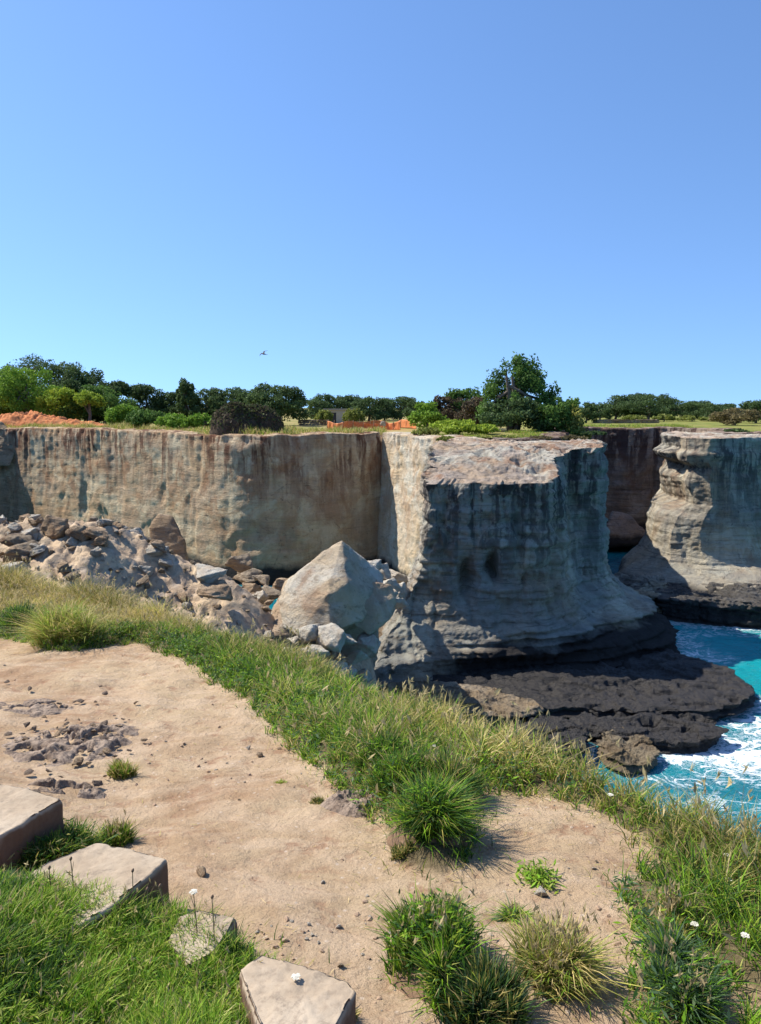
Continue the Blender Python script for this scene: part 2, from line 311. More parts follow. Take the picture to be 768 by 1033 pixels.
bare = far*np.clip(1-sstep(sd, 1., 3.5+1.5*fbm(X*.2, Y*.2, 0, 2, 33)), 0, 1)*.9*(X < 25)
g = mk('ground', np.stack([X, Y, Z], -1), gridf(len(gy), len(gx)), M['ground'], attrs=dict(dirt=np.maximum(dirt, bare), rock=rock, far=far, red=red, lush=lush))
struct(g, 'structure', 'sandy headland path and the grassy plateau behind the cliffs')
def ground_at(x, y):
    i = np.clip(np.searchsorted(gy, y)-1, 0, len(gy)-2); j = np.clip(np.searchsorted(gx, x)-1, 0, len(gx)-2)
    fy = (y-gy[i])/(gy[i+1]-gy[i]); fx = (x-gx[j])/(gx[j+1]-gx[j])
    return (Z[i, j]*(1-fx)+Z[i, j+1]*fx)*(1-fy)+(Z[i+1, j]*(1-fx)+Z[i+1, j+1]*fx)*fy
def gp(px, py):
    z = 16.2
    for _ in range(14):
        p = Gz(px, py, z); z = float(ground_at(p[0], p[1]))
    return p
# ------------------------------------------------------------------ cliffs
def strata_disp(x, y, z, amp=1., seed=0, lk=1.):
    x, y = x*.83+y*.56+z*.09, y*.83-x*.56
    u = fbm(x*.05, y*.05, z*.05, 2, seed+1)*1.5
    led = vnoise(x*.03, y*.03, (z+u)*1.3, seed+2)*.5 + vnoise(x*.08, y*.08, (z+u)*3.1, seed+3)*.28
    big = fbm(x*.11, y*.11, z*.07, 4, seed+4)*1.3
    fis = np.clip(fbm(x*.28, y*.28, z*.03, 3, seed+5, ridge=True)-.45, 0, 1)*-1.6
    fine = fbm(x*1.1, y*1.1, z*1.6, 4, seed+6, g=.6)*.35
    return amp*(led*.55*lk+big*.7+fis+fine)
def cliff(name, P, ztop, zbot, batter, mat, rows=70, step=.3, lip=3.2, seed=0, amp=1.):
    L = np.sum(np.linalg.norm(np.diff(P, axis=0), axis=1)); n = int(L/step); Q = resample(P, n)
    T = np.gradient(Q, axis=0); k = 9; pad = np.pad(T, ((k, k), (0, 0)), 'edge'); T = np.stack([np.convolve(pad[:, i], np.ones(2*k+1)/(2*k+1), 'valid') for i in (0, 1)], 1)
    T /= np.linalg.norm(T, axis=1)[:, None]+1e-9; Nn = np.stack([T[:, 1], -T[:, 0]], 1)
    zt = np.array([ztop(a, b) for a, b in Q]) if callable(ztop) else np.full(n, ztop)
    R = []
    for i in range(rows):
        h = i/(rows-1); z = zbot+(zt-zbot)*h
        off = batter(Q[:, 0], Q[:, 1], h)
        d = strata_disp(Q[:, 0], Q[:, 1], z, amp, seed, .35)+.05*fbm(Q[:, 0]*.9+z*.2, Q[:, 1]*.9, z*.9, 4, seed+8, g=.6)-.35*np.clip(fbm(Q[:, 0]*.35, Q[:, 1]*.35, z*.25, 3, seed+12)-.3, 0, 1)*3
        rim = sstep(np.full(n, h), .93, 1.); d = d+rim*(.45*fbm(Q[:, 0]*.9, Q[:, 1]*.9, 0*Q[:, 0], 4, seed+13, g=.6)-.15); z = z+rim*.22*fbm(Q[:, 0]*.5, Q[:, 1]*.5, 0*Q[:, 0], 4, seed+14, g=.6)
        R.append(np.stack([Q[:, 0]+Nn[:, 0]*(off+d), Q[:, 1]+Nn[:, 1]*(off+d), z], 1))
    top = R[-1].copy()
    for t in (.12, .35, .7, 1.2, 1.8, 2.5, lip):
        q = top.copy(); q[:, :2] -= Nn*t; q[:, 2] = top[:, 2]+.10*min(t, 1)+.12*fbm(q[:, 0]*.6, q[:, 1]*.6, 0, 3, seed+9)*(t > .1)-(.35 if t == lip else 0)
        R.append(q)
    return mk(name, np.stack(R), gridf(len(R), n), mat)
bat = lambda x, y, h: 1.1*(1-h)**1.5 + .5*(h > 2) + .35*math.sin(h*6)*.3
i0 = 0
c1 = cliff('cliff', chaikin(MAIN[2:14], 2), lambda a, b: 15.35+.12*float(vnoise(a*.2, b*.2, 0, 2)), -2, bat, M['cliff'], 80, .25, seed=11, amp=.38)
struct(c1, 'structure', 'pale limestone cliff with rust brown stains beyond the bay')
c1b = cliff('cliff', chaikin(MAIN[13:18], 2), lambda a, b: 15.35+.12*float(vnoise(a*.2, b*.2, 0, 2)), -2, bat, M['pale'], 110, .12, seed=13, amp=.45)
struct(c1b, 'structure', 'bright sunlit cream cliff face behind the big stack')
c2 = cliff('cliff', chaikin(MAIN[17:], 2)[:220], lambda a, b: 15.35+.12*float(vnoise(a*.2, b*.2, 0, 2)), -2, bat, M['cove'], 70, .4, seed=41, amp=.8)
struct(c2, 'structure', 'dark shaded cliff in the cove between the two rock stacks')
c3 = cliff('cliff', chaikin(MAIN[:4], 2), lambda a, b: 15.3, -2, bat, M['cliff'], 40, .6, seed=71)
struct(c3, 'structure', 'cliff under the headland at the left')
# ------------------------------------------------------------------ sliced rock bodies
def body(name, slices, topfn, zb, znom, center, mat, n=520, rows=150, rings=44, amp=1., seed=0, topmat=None, topnoise=.25, extra=None, parent=None, round_=1):
    zs = np.array([s[0] for s in slices]); O = np.array([chaikin(s[1], round_, True) for s in slices])
    tp = resample(O[-1], n, True)
    base_t = None
    R = []
    for i in range(rows):
        h = i/(rows-1); zn = zb+h*(znom-zb); k = np.clip(np.searchsorted(zs, zn)-1, 0, len(zs)-2); f = np.clip((zn-zs[k])/(zs[k+1]-zs[k]), 0, 1)
        o = O[k]*(1-f)+O[k+1]*f; q = resample(o, n, True)
        T = np.roll(q, -3, 0)-np.roll(q, 3, 0); T /= np.linalg.norm(T, axis=1)[:, None]; Nn = np.stack([T[:, 1], -T[:, 0]], 1)
        zt = topfn(q[:, 0], q[:, 1]) if i == rows-1 or True else znom
        z = zb+h*(zt-zb)
        d = strata_disp(q[:, 0], q[:, 1], z, amp, seed)
        if extra is not None: d = d+extra(q[:, 0], q[:, 1], z)
        R.append(np.stack([q[:, 0]+Nn[:, 0]*d, q[:, 1]+Nn[:, 1]*d, z], 1))
    last = R[-1]; C = np.array(center, float)
    nb = len(R)
    for k in range(1, rings+1):
        t = (k/rings)
        q = last.copy(); q[:, :2] = C+(last[:, :2]-C)*(1-t*.999)
        zz = topfn(q[:, 0], q[:, 1]); w_ = min(1, k/3)
        rg = fbm(q[:, 0]*.45, q[:, 1]*.45, 0, 5, seed+20, g=.6)*topnoise*2; rg = rg+.07*fbm(q[:, 0]*1.5, q[:, 1]*1.9, 0, 4, seed+24, g=.6, ridge=True); st = zz+rg-.28*np.clip(fbm(q[:, 0]*.8, q[:, 1]*1.1, 0, 3, seed+25)-.12, 0, 1)*3
        q[:, 2] = st*w_+last[:, 2]*(1-w_)*1 ; R.append(q)
    V = np.stack(R); Fb = gridf(len(R), n, True)
    o = mk(name, V, Fb, mat, parent=parent)
    if topmat:
        o.data.materials.append(topmat); mi = np.zeros(len(o.data.polygons), np.int32); mi[(nb-1)*n:] = 1; o.data.polygons.foreach_set('material_index', mi)
    # make normals point outwards
    bm = bmesh.new(); bm.from_mesh(o.data); bmesh.ops.recalc_face_normals(bm, faces=bm.faces); bm.to_mesh(o.data); bm.free()
    return o
def XY(px, z, Yd): return (W(px, 500, Yd)[0]*1., Yd)      # plan point seen in image column px at distance Yd
def XYz(px, z, Yd):
    # column px at height z, distance Yd (exact)
    r = Yd; s = (z-EYE)/Yd; v = (s*CP+SP)/(CP-s*SP); return ((px-CX)/F*Yd/(CP+v*SP), Yd)
def outline(z, pts): return (z, [XYz(p, z, y) if p is not None else y for p, y in pts])
# order: front-left A, front mid B, C near right corner, D recess, E right corner, F, G, H, I
back = [(None, (18.6, 67)), (None, (11, 71)), (None, (5.6, 70)), (None, (4.3, 62))]
def st_(z, a, aY, b, bY, c_, cY, d_, dY, e, eY, bk=None): return outline(z, [(a, aY), ((a*.6+b*.4), (aY*.6+bY*.4)), (b, bY), (c_, cY), (d_, dY), (e, eY)]+(bk or back))
slices = [
 st_(-3, 350, 45.5, 470, 47.5, 600, 48.5, 650, 50.5, 706, 54, [(None, (23.5, 63)), (None, (14, 73)), (None, (3, 72)), (None, (-2, 54))]),
 st_(1.0, 356, 46.5, 470, 48.5, 590, 50, 635, 52, 688, 56, [(None, (23, 64)), (None, (14, 73)), (None, (3, 72)), (None, (-.5, 54))]),
 st_(2.2, 366, 47.3, 475, 48.8, 585, 50.4, 622, 53, 664, 57, [(None, (22, 64)), (None, (14, 73)), (None, (3.2, 72)), (None, (.4, 56))]),
 st_(3.4, 378, 49.2, 470, 50.2, 580, 51.8, 590, 56, 632, 58.6, [(None, (20, 65)), (None, (13, 72)), (None, (3.6, 72)), (None, (1.2, 58))]),
 st_(4.6, 392, 50.6, 470, 51.0, 575, 52.2, 578, 57.8, 616, 59.4, [(None, (19, 66)), (None, (13, 72)), (None, (4.2, 71)), (None, (2.2, 59))]),
 st_(6.0, 407, 51.5, 468, 51.6, 572, 52.3, 574, 58, 614, 59.5, [(None, (18.6, 66)), (None, (12, 71)), (None, (5, 71)), (None, (3.2, 60))]),
 st_(8.0, 419, 52.0, 480, 51.9, 572, 52.3, 570, 58.5, 613, 59.6),
 st_(11., 426, 52.2, 490, 51.9, 572, 52.3, 566, 58.6, 615, 59.6),
 st_(14., 428, 52.2, 490, 51.7, 566, 52.2, 561, 58.6, 617, 59.6)]
slices = [(z, p[::1]) for z, p in slices]
def stop_(x, y):
    fr = 13.05+.15*np.clip((y-52)/7., 0, 3)*0+ (15.25-13.05)*sstep(y-(x-3)*.02, 51.5, 60.5)
    return fr + .12*fbm(x*.5, y*.5, 0, 3, 5)
def ex_st(x, y, z):
    cut = -1.3*np.exp(-((z-1.45-.4*vnoise(x*.2, y*.2, 0, 6))/.5)**2)*sstep(x, 3, 6)*(1-sstep(x, 13, 17))
    lp = .5*np.exp(-((z-3.1-.3*vnoise(x*.3, y*.1, 0, 7))/.35)**2)*sstep(x, 4, 8)
    rim = .8*sstep(z, 12.2, 13.4)*(fbm(x*.8, y*.8, 0*x, 4, 77, g=.6)-.1)
    px = CX+F*x/np.maximum(y, 1); dent = 0
    for cx_, cz_, rx_, rz_, dp in [(5.9, 6.6, .45, 1.3, -1.5), (7.6, 7.6, .35, .8, -1.3), (7.9, 6.9, .3, .5, -1.2), (3.4, 8.7, .25, .25, -.8), (9.4, 9.4, .3, 1.6, -.7), (4.4, 10.5, .25, 1.8, -.6), (12.4, 8, .4, 2.5, -.7)]:
        dent = dent+dp*np.exp(-((x-cx_-.25*vnoise(z*1.5, 0*x, 0*x, 5))/rx_)**2-((z-cz_)/rz_)**2)*(y < 60)
    low = sstep(-z, -3.6, -2.4)*sstep(x, 3, 6)*(.55*vnoise(x*.06, y*.06, z*4.2+.5*vnoise(x*.3, y*.3, 0*x, 3), 44)+.25*vnoise(x*.2, y*.2, z*9, 45))
    lay = .18*vnoise(x*.08, y*.08, z*3.5+.5*vnoise(x*.5, y*.5, z, 48), 46)+.16*fbm(x*1.3, y*1.3, z*2.2, 5, 47, g=.65, ridge=True)-.25*np.clip(fbm(x*.7, y*.7, z*.25, 4, 49, ridge=True)-.4, 0, 1)*3
    return cut+lp+rim+dent+low+lay
stk = body('rock_stack', slices, stop_, -3, 14., (10.5, 60), M['stack'], 760, 190, 60, .42, 101, M['top'], .22, ex_st)
tag(stk, 'massive pale limestone stack with flat bare top in the middle of the bay', 'rock stack')
# second stack, right
def s2(z, l, lY, m_, mY, r_, rY): return outline(z, [(l, lY), (m_, mY), (r_, rY), (None, (40, 78)), (None, (38.5, 90)), (None, (33, 92))])
sl2 = [s2(-3, 618, 77, 668, 70, 800, 64), s2(.6, 612, 77.5, 668, 70.5, 800, 65.5), s2(1.6, 609, 78, 672, 71, 795, 67), s2(2.4, 616, 79, 690, 72.2, 790, 69), s2(3.3, 634, 80, 690, 72.8, 785, 73.4),
       s2(4.6, 649, 80.5, 685, 73.4, 778, 74.2), s2(6.3, 651, 80.5, 686, 73.6, 768, 74.6), s2(7.7, 655, 80.6, 693, 73.6, 764, 74.8), s2(8.3, 660, 80.8, 700, 73.9, 760, 75.0), s2(8.9, 679, 81, 707, 74, 758, 75.2), s2(11.2, 669, 81, 702, 74, 757, 75.3),
       s2(12.4, 683, 81, 706, 74, 756, 75.3), s2(13.1, 664, 80.7, 702, 73.8, 755, 75.3), s2(13.7, 657, 80.6, 708, 73.4, 755, 75.3), s2(14.2, 674, 80.9, 702, 73.9, 754, 75.3), s2(15.3, 667, 80.8, 705, 73.8, 753, 75.4)]
stk2 = body('rock_stack', sl2, lambda x, y: 15.2+.15*sstep(y, 72, 84)+.1*fbm(x*.4, y*.4, 0, 3, 8), -3, 15.3, (34, 82), M['stack2'], 560, 190, 30, .5, 151, M['top'], .2)
tag(stk2, 'ragged limestone stack at the right edge with sunlit stepped left corner', 'rock stack')
# ------------------------------------------------------------------ hull rocks
def hull(pts, target, disp=.1, freq=1., seed=0, smooth=3):
    bm = bmesh.new()
    for p in pts: bm.verts.new(p)
    r = bmesh.ops.convex_hull(bm, input=bm.verts)
    bmesh.ops.delete(bm, geom=[v for v in bm.verts if not v.link_faces], context='VERTS')
    for _ in range(9):
        e = [e for e in bm.edges if e.calc_length() > target]
        if not e: break
        bmesh.ops.subdivide_edges(bm, edges=e, cuts=1); bmesh.ops.triangulate(bm, faces=bm.faces)
    for _ in range(smooth): bmesh.ops.smooth_vert(bm, verts=bm.verts, factor=.5, use_axis_x=True, use_axis_y=True, use_axis_z=True)
    bm.normal_update()
    co = np.array([v.co[:] for v in bm.verts]); no = np.array([v.normal[:] for v in bm.verts])
    d = disp*(fbm(co[:, 0]*freq, co[:, 1]*freq, co[:, 2]*freq, 5, seed, g=.55)+.35*fbm(co[:, 0]*freq*.6, co[:, 1]*freq*.6, co[:, 2]*freq*2.5, 3, seed+3, ridge=True))
    co = co+no*d[:, None]
    Fc = np.array([[v.index for v in f.verts] for f in bm.faces]) if not bm.verts.index_update() else None
    bm.free(); return co, Fc
def hull_rock(name, pts, mat, target, disp, freq, seed, label, cat='boulder', group=None, loc=None, smooth=3):
    co, Fc = hull(pts, target, disp, freq, seed, smooth)
    c = co.mean(0); c[2] = co[:, 2].min(); o = mk(name, co-c, Fc, mat); o.location = c
    return tag(o, label, cat, group)
def rpts(seed, sx, sy, sz, n=16):
    r = np.random.default_rng(seed); p = r.normal(size=(n, 3)); p /= np.linalg.norm(p, axis=1)[:, None]; p *= r.uniform(.8, 1.05, (n, 1)); return p*np.array([sx, sy, sz])
ROCKS = []
for k in range(7):
    co, Fc = hull(rpts(200+k, 1, .85, .7, 8+k % 3*2), .10, .12, 2.4, 300+k, 1)
    o = mk('rock_source', co, Fc); ROCKS.append(o.data); bpy.data.objects.remove(o)
def rock(name, loc, s, seed, mat, label, cat='rock', group=None, flat=.8):
    r = random.Random(seed); me = ROCKS[r.randrange(7)]
    o = bpy.data.objects.new(name, me if mat is None else me); COL.objects.link(o)
    key = (me.name, mat.name)
    if key not in _rm:
        m2 = me.copy(); m2.materials.clear(); m2.materials.append(mat); _rm[key] = m2
    o.data = _rm[key]; o.location = loc; o.scale = (s*r.uniform(.85, 1.2), s*r.uniform(.8, 1.1), s*flat*r.uniform(.8, 1.15)); o.rotation_euler = (r.uniform(-.4, .4), r.uniform(-.4, .4), r.uniform(0, 6.28))
    return tag(o, label, cat, group)
_rm = {}
# ------------------------------------------------------------------ collapsed slope between headland and stack
crest = np.array([W(px, py, 42) for px, py in [(-260, 500), (-60, 528), (0, 536), (50, 528), (100, 534), (150, 552), (195, 572), (225, 588), (250, 600), (275, 622), (300, 655), (350, 660), (400, 640)]])
sx = np.arange(-46, 5.5, .14); sy = np.arange(26, 64, .16); SX, SY = np.meshgrid(sx, sy)
cz = np.interp(SX, crest[:, 0], crest[:, 2]); yc = 43-1.0*sstep(SX, -12, -6)+9*sstep(SX, -2, 2)
HZ = cz-np.where(SY > yc, .42*(SY-yc), .50*(yc-SY))
HZ = HZ + (.9*fbm(SX*.25, SY*.25, 0, 4, 61)+.35*fbm(SX*1.1, SY*1.1, 0, 4, 62, g=.6)+.28*fbm(SX*2.1, SY*2.1, 0, 3, 68, g=.6, ridge=True))*(1-.75*np.exp(-((SX+7)/2.2)**2-((SY-40)/5)**2))
sad = 5.0-.45*np.abs(SY-57)+.5*fbm(SX*.5, SY*.5, 0, 4, 63); HZ = np.where((SX > -2.5), np.maximum(HZ-1.2*sstep(SX, -2, 0), sad*sstep(SX, -2.5, -.5)-2*(1-sstep(SX, -2.5, -.5))), HZ); HZ = HZ-9*sstep(SX+.28*(SY-44), -.6, 1.6)*sstep(-SY, -55, -49)
HZ = np.maximum(HZ, -3)
m = N('rubble_soil'); a = m.noise(sc=.5, det=6, off=(2, 2, 2)); b = m.noise(sc=3., det=8, rough=.7); cc = m.voro(sc=1.3)
c = m.mix(m.ramp(a, [(.38, 0), (.6, 1)]), (.54, .42, .28), (.42, .31, .21)); c = m.mix(m.ramp(b, [(.36, .65), (.52, 0)]), c, (.2, .15, .11)); c = m.mix(m.ramp(cc, [(.1, .5), (.4, 0)]), c, (.55, .46, .36))
m.bump(b, .8, .15, m.bump(cc, .6, .3)); M['rubble'] = m.fin(c, .95, .15)
rs = mk('slope', np.stack([SX, SY, HZ], -1), gridf(len(sy), len(sx)), M['rubble']); struct(rs, 'structure', 'sandy collapsed slope of rubble below the cliff')
def slope_at(x, y):
    j = int(np.clip((x-sx[0])/.14, 0, len(sx)-1)); i = int(np.clip((y-sy[0])/.16, 0, len(sy)-1)); return float(HZ[i, j])
# the big pale fallen block
pts = [W(345, 545, 43), W(338, 552, 44.5), W(300, 580, 42.5), W(288, 588, 43.5), W(281, 606, 42), W(284, 632, 40.8), W(300, 641, 40), W(335, 638, 39.6), W(365, 626, 40.4), W(385, 600, 42.5), W(386, 580, 44), W(362, 558, 44),
       W(330, 600, 40.0), W(350, 590, 40.6), W(300, 600, 47), W(384, 590, 47.5), W(345, 562, 47), W(300, 640, 46), W(375, 630, 46)]
hull_rock('fallen_boulder', pts, M['boulder'], .14, .16, .6, 5, 'huge pale pointed boulder fallen between the rubble slope and the stack', smooth=1)
pts = [W(283, 598, 43.5), W(268, 634, 42), W(266, 652, 41), W(290, 662, 40.6), W(308, 652, 40.4), W(286, 630, 40.8), W(276, 610, 44), W(290, 640, 45), W(270, 650, 45)]
hull_rock('fallen_boulder', pts, M['boulder'], .15, .14, .9, 6, 'leaning pale slab against the left foot of the huge pointed boulder', smooth=3)
pts = [W(356, 600, 41), W(372, 586, 42.4), W(394, 590, 43), W(400, 606, 42.5), W(392, 626, 41.4), W(372, 640, 40.6), W(357, 630, 40.4), W(380, 600, 45), W(396, 620, 45), W(362, 620, 44)]
hull_rock('fallen_boulder', pts, M['boulder'], .13, .16, 1., 7, 'rounded pale boulder wedged at the right of the huge pointed boulder', smooth=3)
pts = [W(300, 640, 43.5), W(345, 632, 43.5), W(378, 625, 44), W(382, 650, 43.5), W(352, 684, 43), W(320, 684, 43), W(298, 665, 43.5), W(300, 685, 47), W(376, 680, 47), W(380, 622, 47), W(310, 630, 47)]
hull_rock('fallen_boulder', pts, M['boulder'], .16, .2, .7, 8, 'shaded block under the huge pointed boulder', smooth=2)
for k, (px, py, Yd, s, lab) in enumerate([(284, 664, 38.6, 1.05, 'rounded pale rock, leftmost in the pile below the pointed boulder'), (311, 640, 39.3, .95, 'pale round rock on top of the pile below the pointed boulder'),
        (337, 644, 39.0, 1.25, 'tallest pale rock at the right of the pile below the pointed boulder'), (322, 664, 38, 1.1, 'knobbly pale rock in the middle of the rock pile'), (302, 676, 37.5, .8, 'small pale rock low in the rock pile'), (340, 674, 38.2, .9, 'pale rock at the lower right of the rock pile')]):
    rock('pale_rock', W(px, py, Yd), s, 20+k, M['boulder'], lab, 'rock', 'pale rocks piled below the pointed boulder', 1.)
for k, (px, py, Yd, s) in enumerate([(352, 650, 39.5, .8), (362, 664, 39.5, .75), (352, 680, 38.6, .7), (372, 648, 41, .9), (296, 650, 39.5, .7), (326, 650, 39.2, .6), (310, 688, 37, .6), (368, 682, 40, .7)]):
    rock('pale_rock', W(px, py, Yd), s, 170+k, M['boulder'], 'one of the smaller pale rocks tucked into the pile below the pointed boulder', 'rock', 'small rocks in the pile below the pointed boulder', .95)
for k, (px, py, Yd, s) in enumerate([(262, 588, 56, 1.5), (280, 592, 54, 1.3), (248, 580, 58, 1.6), (372, 572, 48, 1.0), (388, 578, 51, 1.3), (270, 612, 46, .9)]):
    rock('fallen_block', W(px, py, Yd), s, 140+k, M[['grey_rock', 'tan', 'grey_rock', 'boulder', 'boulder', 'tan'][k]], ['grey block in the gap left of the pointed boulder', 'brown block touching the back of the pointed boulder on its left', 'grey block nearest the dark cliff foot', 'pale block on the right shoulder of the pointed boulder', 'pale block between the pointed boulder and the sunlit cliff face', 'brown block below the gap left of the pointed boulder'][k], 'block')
# rocks linking boulder and stack (saddle)
for k, (px, py, Yd, s) in enumerate([(390, 590, 50, 1.3), (402, 598, 52, 1.4), (398, 584, 55, 1.5), (408, 588, 56, 1.6), (386, 600, 48, 1.2), (396, 610, 49, 1.3), (386, 616, 46, 1.1)]):
    rock('pale_rock', W(px, py, Yd), s, 40+k, M['boulder'], 'pale broken rock on the saddle joining boulder and stack', 'rock', 'rocks on the saddle between boulder and stack')
# boulders along the rubble slope
named = [(97, 541, 41.5, 1.15, 'tan', 'round tan boulder resting on the crest of the rubble slope'), (55, 532, 42, 1.3, 'tan', 'brown boulder at the upper end of the rubble crest'), (137, 541, 44, 1.1, 'boulder', 'square pale block on the rubble slope'),
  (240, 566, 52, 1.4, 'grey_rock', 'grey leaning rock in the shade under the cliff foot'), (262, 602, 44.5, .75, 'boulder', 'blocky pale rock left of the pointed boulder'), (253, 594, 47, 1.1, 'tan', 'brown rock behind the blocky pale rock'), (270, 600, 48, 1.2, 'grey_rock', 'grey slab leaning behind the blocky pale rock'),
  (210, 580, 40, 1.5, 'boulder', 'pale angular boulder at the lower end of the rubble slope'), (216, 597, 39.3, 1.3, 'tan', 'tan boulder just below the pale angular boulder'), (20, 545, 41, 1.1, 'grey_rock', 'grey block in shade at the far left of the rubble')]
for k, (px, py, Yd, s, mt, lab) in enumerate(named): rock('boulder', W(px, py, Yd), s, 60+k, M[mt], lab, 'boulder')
hull_rock('cliff_foot_boulder', [W(150, 556, 58), W(152, 530, 59), W(160, 519, 60), W(172, 521, 60), W(186, 545, 59), W(190, 570, 58), W(150, 570, 62), W(185, 565, 64), W(165, 525, 63)], M['tan'], .2, .25, .6, 9, 'dark brown triangular boulder leaning at the foot of the cliff')
rr = random.Random(5)
for k in range(295):
    px = rr.uniform(-20, 275); cyp = 0; x = W(px, 500, 41)[0]; yy = rr.uniform(35, 46)
    x = x*yy/41; z = slope_at(x, yy); s = rr.choice([.14, .18, .22, .28, .35, .45, .6, 1.0])
    if px > 165: s = min(s, .45)*rr.choice([.4, .6, 1])
    rock('rubble_stone', (x, yy, z+s*.3), s, 500+k, M[rr.choice(['tan', 'boulder', 'tan', 'boulder', 'grey_rock'])], 'broken limestone chunk lying on the rubble slope', 'stone', 'stones on the rubble slope')
# cove boulders behind
pts = [W(610, 535, 98), W(618, 516, 100), W(632, 518, 100), W(648, 532, 99), W(655, 545, 98), W(610, 552, 97), W(640, 550, 97), W(615, 545, 106), W(650, 545, 106)]
hull_rock('cove_boulder', pts, M['cove'], .35, .5, .4, 12, 'dark shaded boulder at the back of the cove between the stacks')
rock('cove_boulder', W(768, 528, 84), 1.7, 91, M['boulder'], 'round pale boulder right of the ragged stack, upper one', 'boulder')
rock('cove_boulder', W(770, 547, 82), 1.1, 92, M['boulder'], 'small pale boulder right of the ragged stack, lower one', 'boulder')
# left hump on the cliff corner
hull_rock('rock_hump', [W(-60, 424, 112), W(-14, 422, 112), W(2, 427, 112), W(12, 436, 111), W(20, 446, 110.5), W(10, 470, 109), W(-60, 475, 108), W(-60, 430, 120), W(12, 440, 118), W(-10, 460, 108.5)], M['grey_rock'], .25, .3, .5, 13, 'grey rock hump at the left edge of the cliff top', 'rock')
# ------------------------------------------------------------------ wave-cut ledges
def ledge(pxs, z, mat, label, thick=1.2, seed=0, top=.26, amp=.35):
    P = np.array([Gz(a, b, z)[:2] for a, b in pxs]); c = P.mean(0)
    if np.sum((P[:, 0]*np.roll(P[:, 1], -1)-np.roll(P[:, 0], -1)*P[:, 1])) < 0: P = P[::-1]
    base = c+(P-c)*1.03
    def topf(x, y):
        u = top*(fbm(x*.22+y*.1, y*.22, 0, 3, seed+1))*1.6; st = np.round(u*4.5)/4.5; return z+.65*st+.35*u+.14*fbm(x*1.3, y*1.3, 0, 5, seed+2, g=.62, ridge=True)-.5*np.clip(fbm(x*.9+y*.3, y*1.4, 0, 3, seed+7)-.28, 0, 1)
    def exl(x, y, zz): return .35*vnoise(x*.1, y*.1, zz*5, seed+4)+.28*fbm(x*1.1, y*1.1, zz*2, 4, seed+5, g=.62, ridge=True)
    o = body('rock_ledge', [(-2.5, base), (z-thick*.75, c+(P-c)*.93), (z-thick*.45, c+(P-c)*1.01), (z-.3, c+(P-c)*.97), (z-.2, P), (z, c+(P-c)*.985)], topf, -2.5, z, c, mat, 620, 60, 90, amp, seed, None, 0.03, exl, round_=1)
    return tag(o, label, 'rock ledge', 'wave cut ledges at the foot of the stack')
ledge([(400, 690), (470, 676), (560, 660), (640, 650), (700, 662), (738, 678), (760, 692), (762, 702), (735, 716), (660, 722), (600, 714), (520, 712), (440, 706)], .75, M['ledge'], 'broad dark ledge at the foot of the big stack, reaching furthest right', seed=21)
ledge([(560, 726), (600, 716), (650, 714), (700, 722), (730, 736), (728, 746), (690, 752), (640, 748), (600, 742)], .6, M['ledge'], 'lower dark ledge awash in front of the broad one', seed=22)
ledge([(606, 744), (622, 739), (645, 742), (664, 756), (662, 768), (640, 775), (610, 765)], .5, M['tide'], 'small pitted tan rock ledge nearest the headland', seed=23, amp=.5)
ledge([(376, 694), (430, 688), (500, 694), (540, 706), (548, 714), (520, 722), (470, 718), (420, 710)], 1.55, M['grey_rock'], 'pale rimmed ledge in front of the big stack', seed=24, amp=.6)
ledge([(520, 726), (560, 722), (590, 738), (575, 752), (540, 750)], 1.2, M['ledge'], 'small dark ledge between the grass and the pale rimmed one', seed=25, amp=.6)
def ledge2(pxs, z, mat, label, seed): 
    o = ledge(pxs, z, mat, label, seed=seed, amp=.5, top=.6); o['group'] = 'wave cut ledges at the foot of the right stack'; return o
ledge2([(612, 590), (640, 574), (665, 582), (672, 600), (650, 606), (620, 600)], 1.7, M['stack2'], 'pale topped undercut ledge at the left foot of the ragged stack', 26)
ledge2([(655, 600), (675, 584), (730, 584), (800, 590), (840, 612), (768, 612), (700, 606)], 2.0, M['ledge'], 'dark rounded ledge along the front foot of the ragged stack', 27)
ledge2([(656, 606), (672, 600), (702, 604), (706, 612), (680, 614), (660, 612)], .9, M['grey_rock'], 'low tan rock awash at the front of the ragged stack', 28)
# ------------------------------------------------------------------ sea
qx = axis2(-30, 62, .3, -120, 120, 2., 6000); qy = axis2(22, 112, .3, -60, 140, 2., 6000)
QX, QY = np.meshgrid(qx, qy)
QZ = .10*fbm(QX*.25, QY*.35, 0, 4, 91)+.05*fbm(QX*1.1, QY*1.4, 0, 3, 92, ridge=True)
QZ *= np.exp(-(np.hypot(QX, QY)/500)**2)
foam = np.zeros(QX.shape)
def fblob(px, py, rx, ry, a=1.):
    p = Gz(px, py, 0); return a*np.exp(-((QX-p[0])/rx)**2-((QY-p[1])/ry)**2)
for a in [(700, 760, 2.6, 1.6, 1.1), (740, 762, 3.4, 2.4, 1.0), (762, 738, 2., 3.2, .9), (760, 712, 1.6, 1.5, .7), (770, 780, 2.5, 1.2, .6), (700, 785, 3, 1., .35), (740, 810, 3, 1.2, .25), (708, 664, 2.0, 1.4, .6), (690, 650, 1.6, 2.5, .45),
          (660, 622, 5, 1.6, .75), (700, 626, 5, 1.6, .9), (745, 632, 4, 1.6, .9), (640, 612, 3, 1.4, .6), (720, 640, 5, 1., .35), (560, 748, 2., 1.2, .6), (590, 760, 1.6, 1., .5), (650, 690, 3, 2, .3), (625, 548, 4, 3, .3)]:
    foam = np.maximum(foam, fblob(*a))
foam = np.clip(foam*(1+.5*fbm(QX*.3, QY*.3, 0, 3, 93)), 0, 1.2)
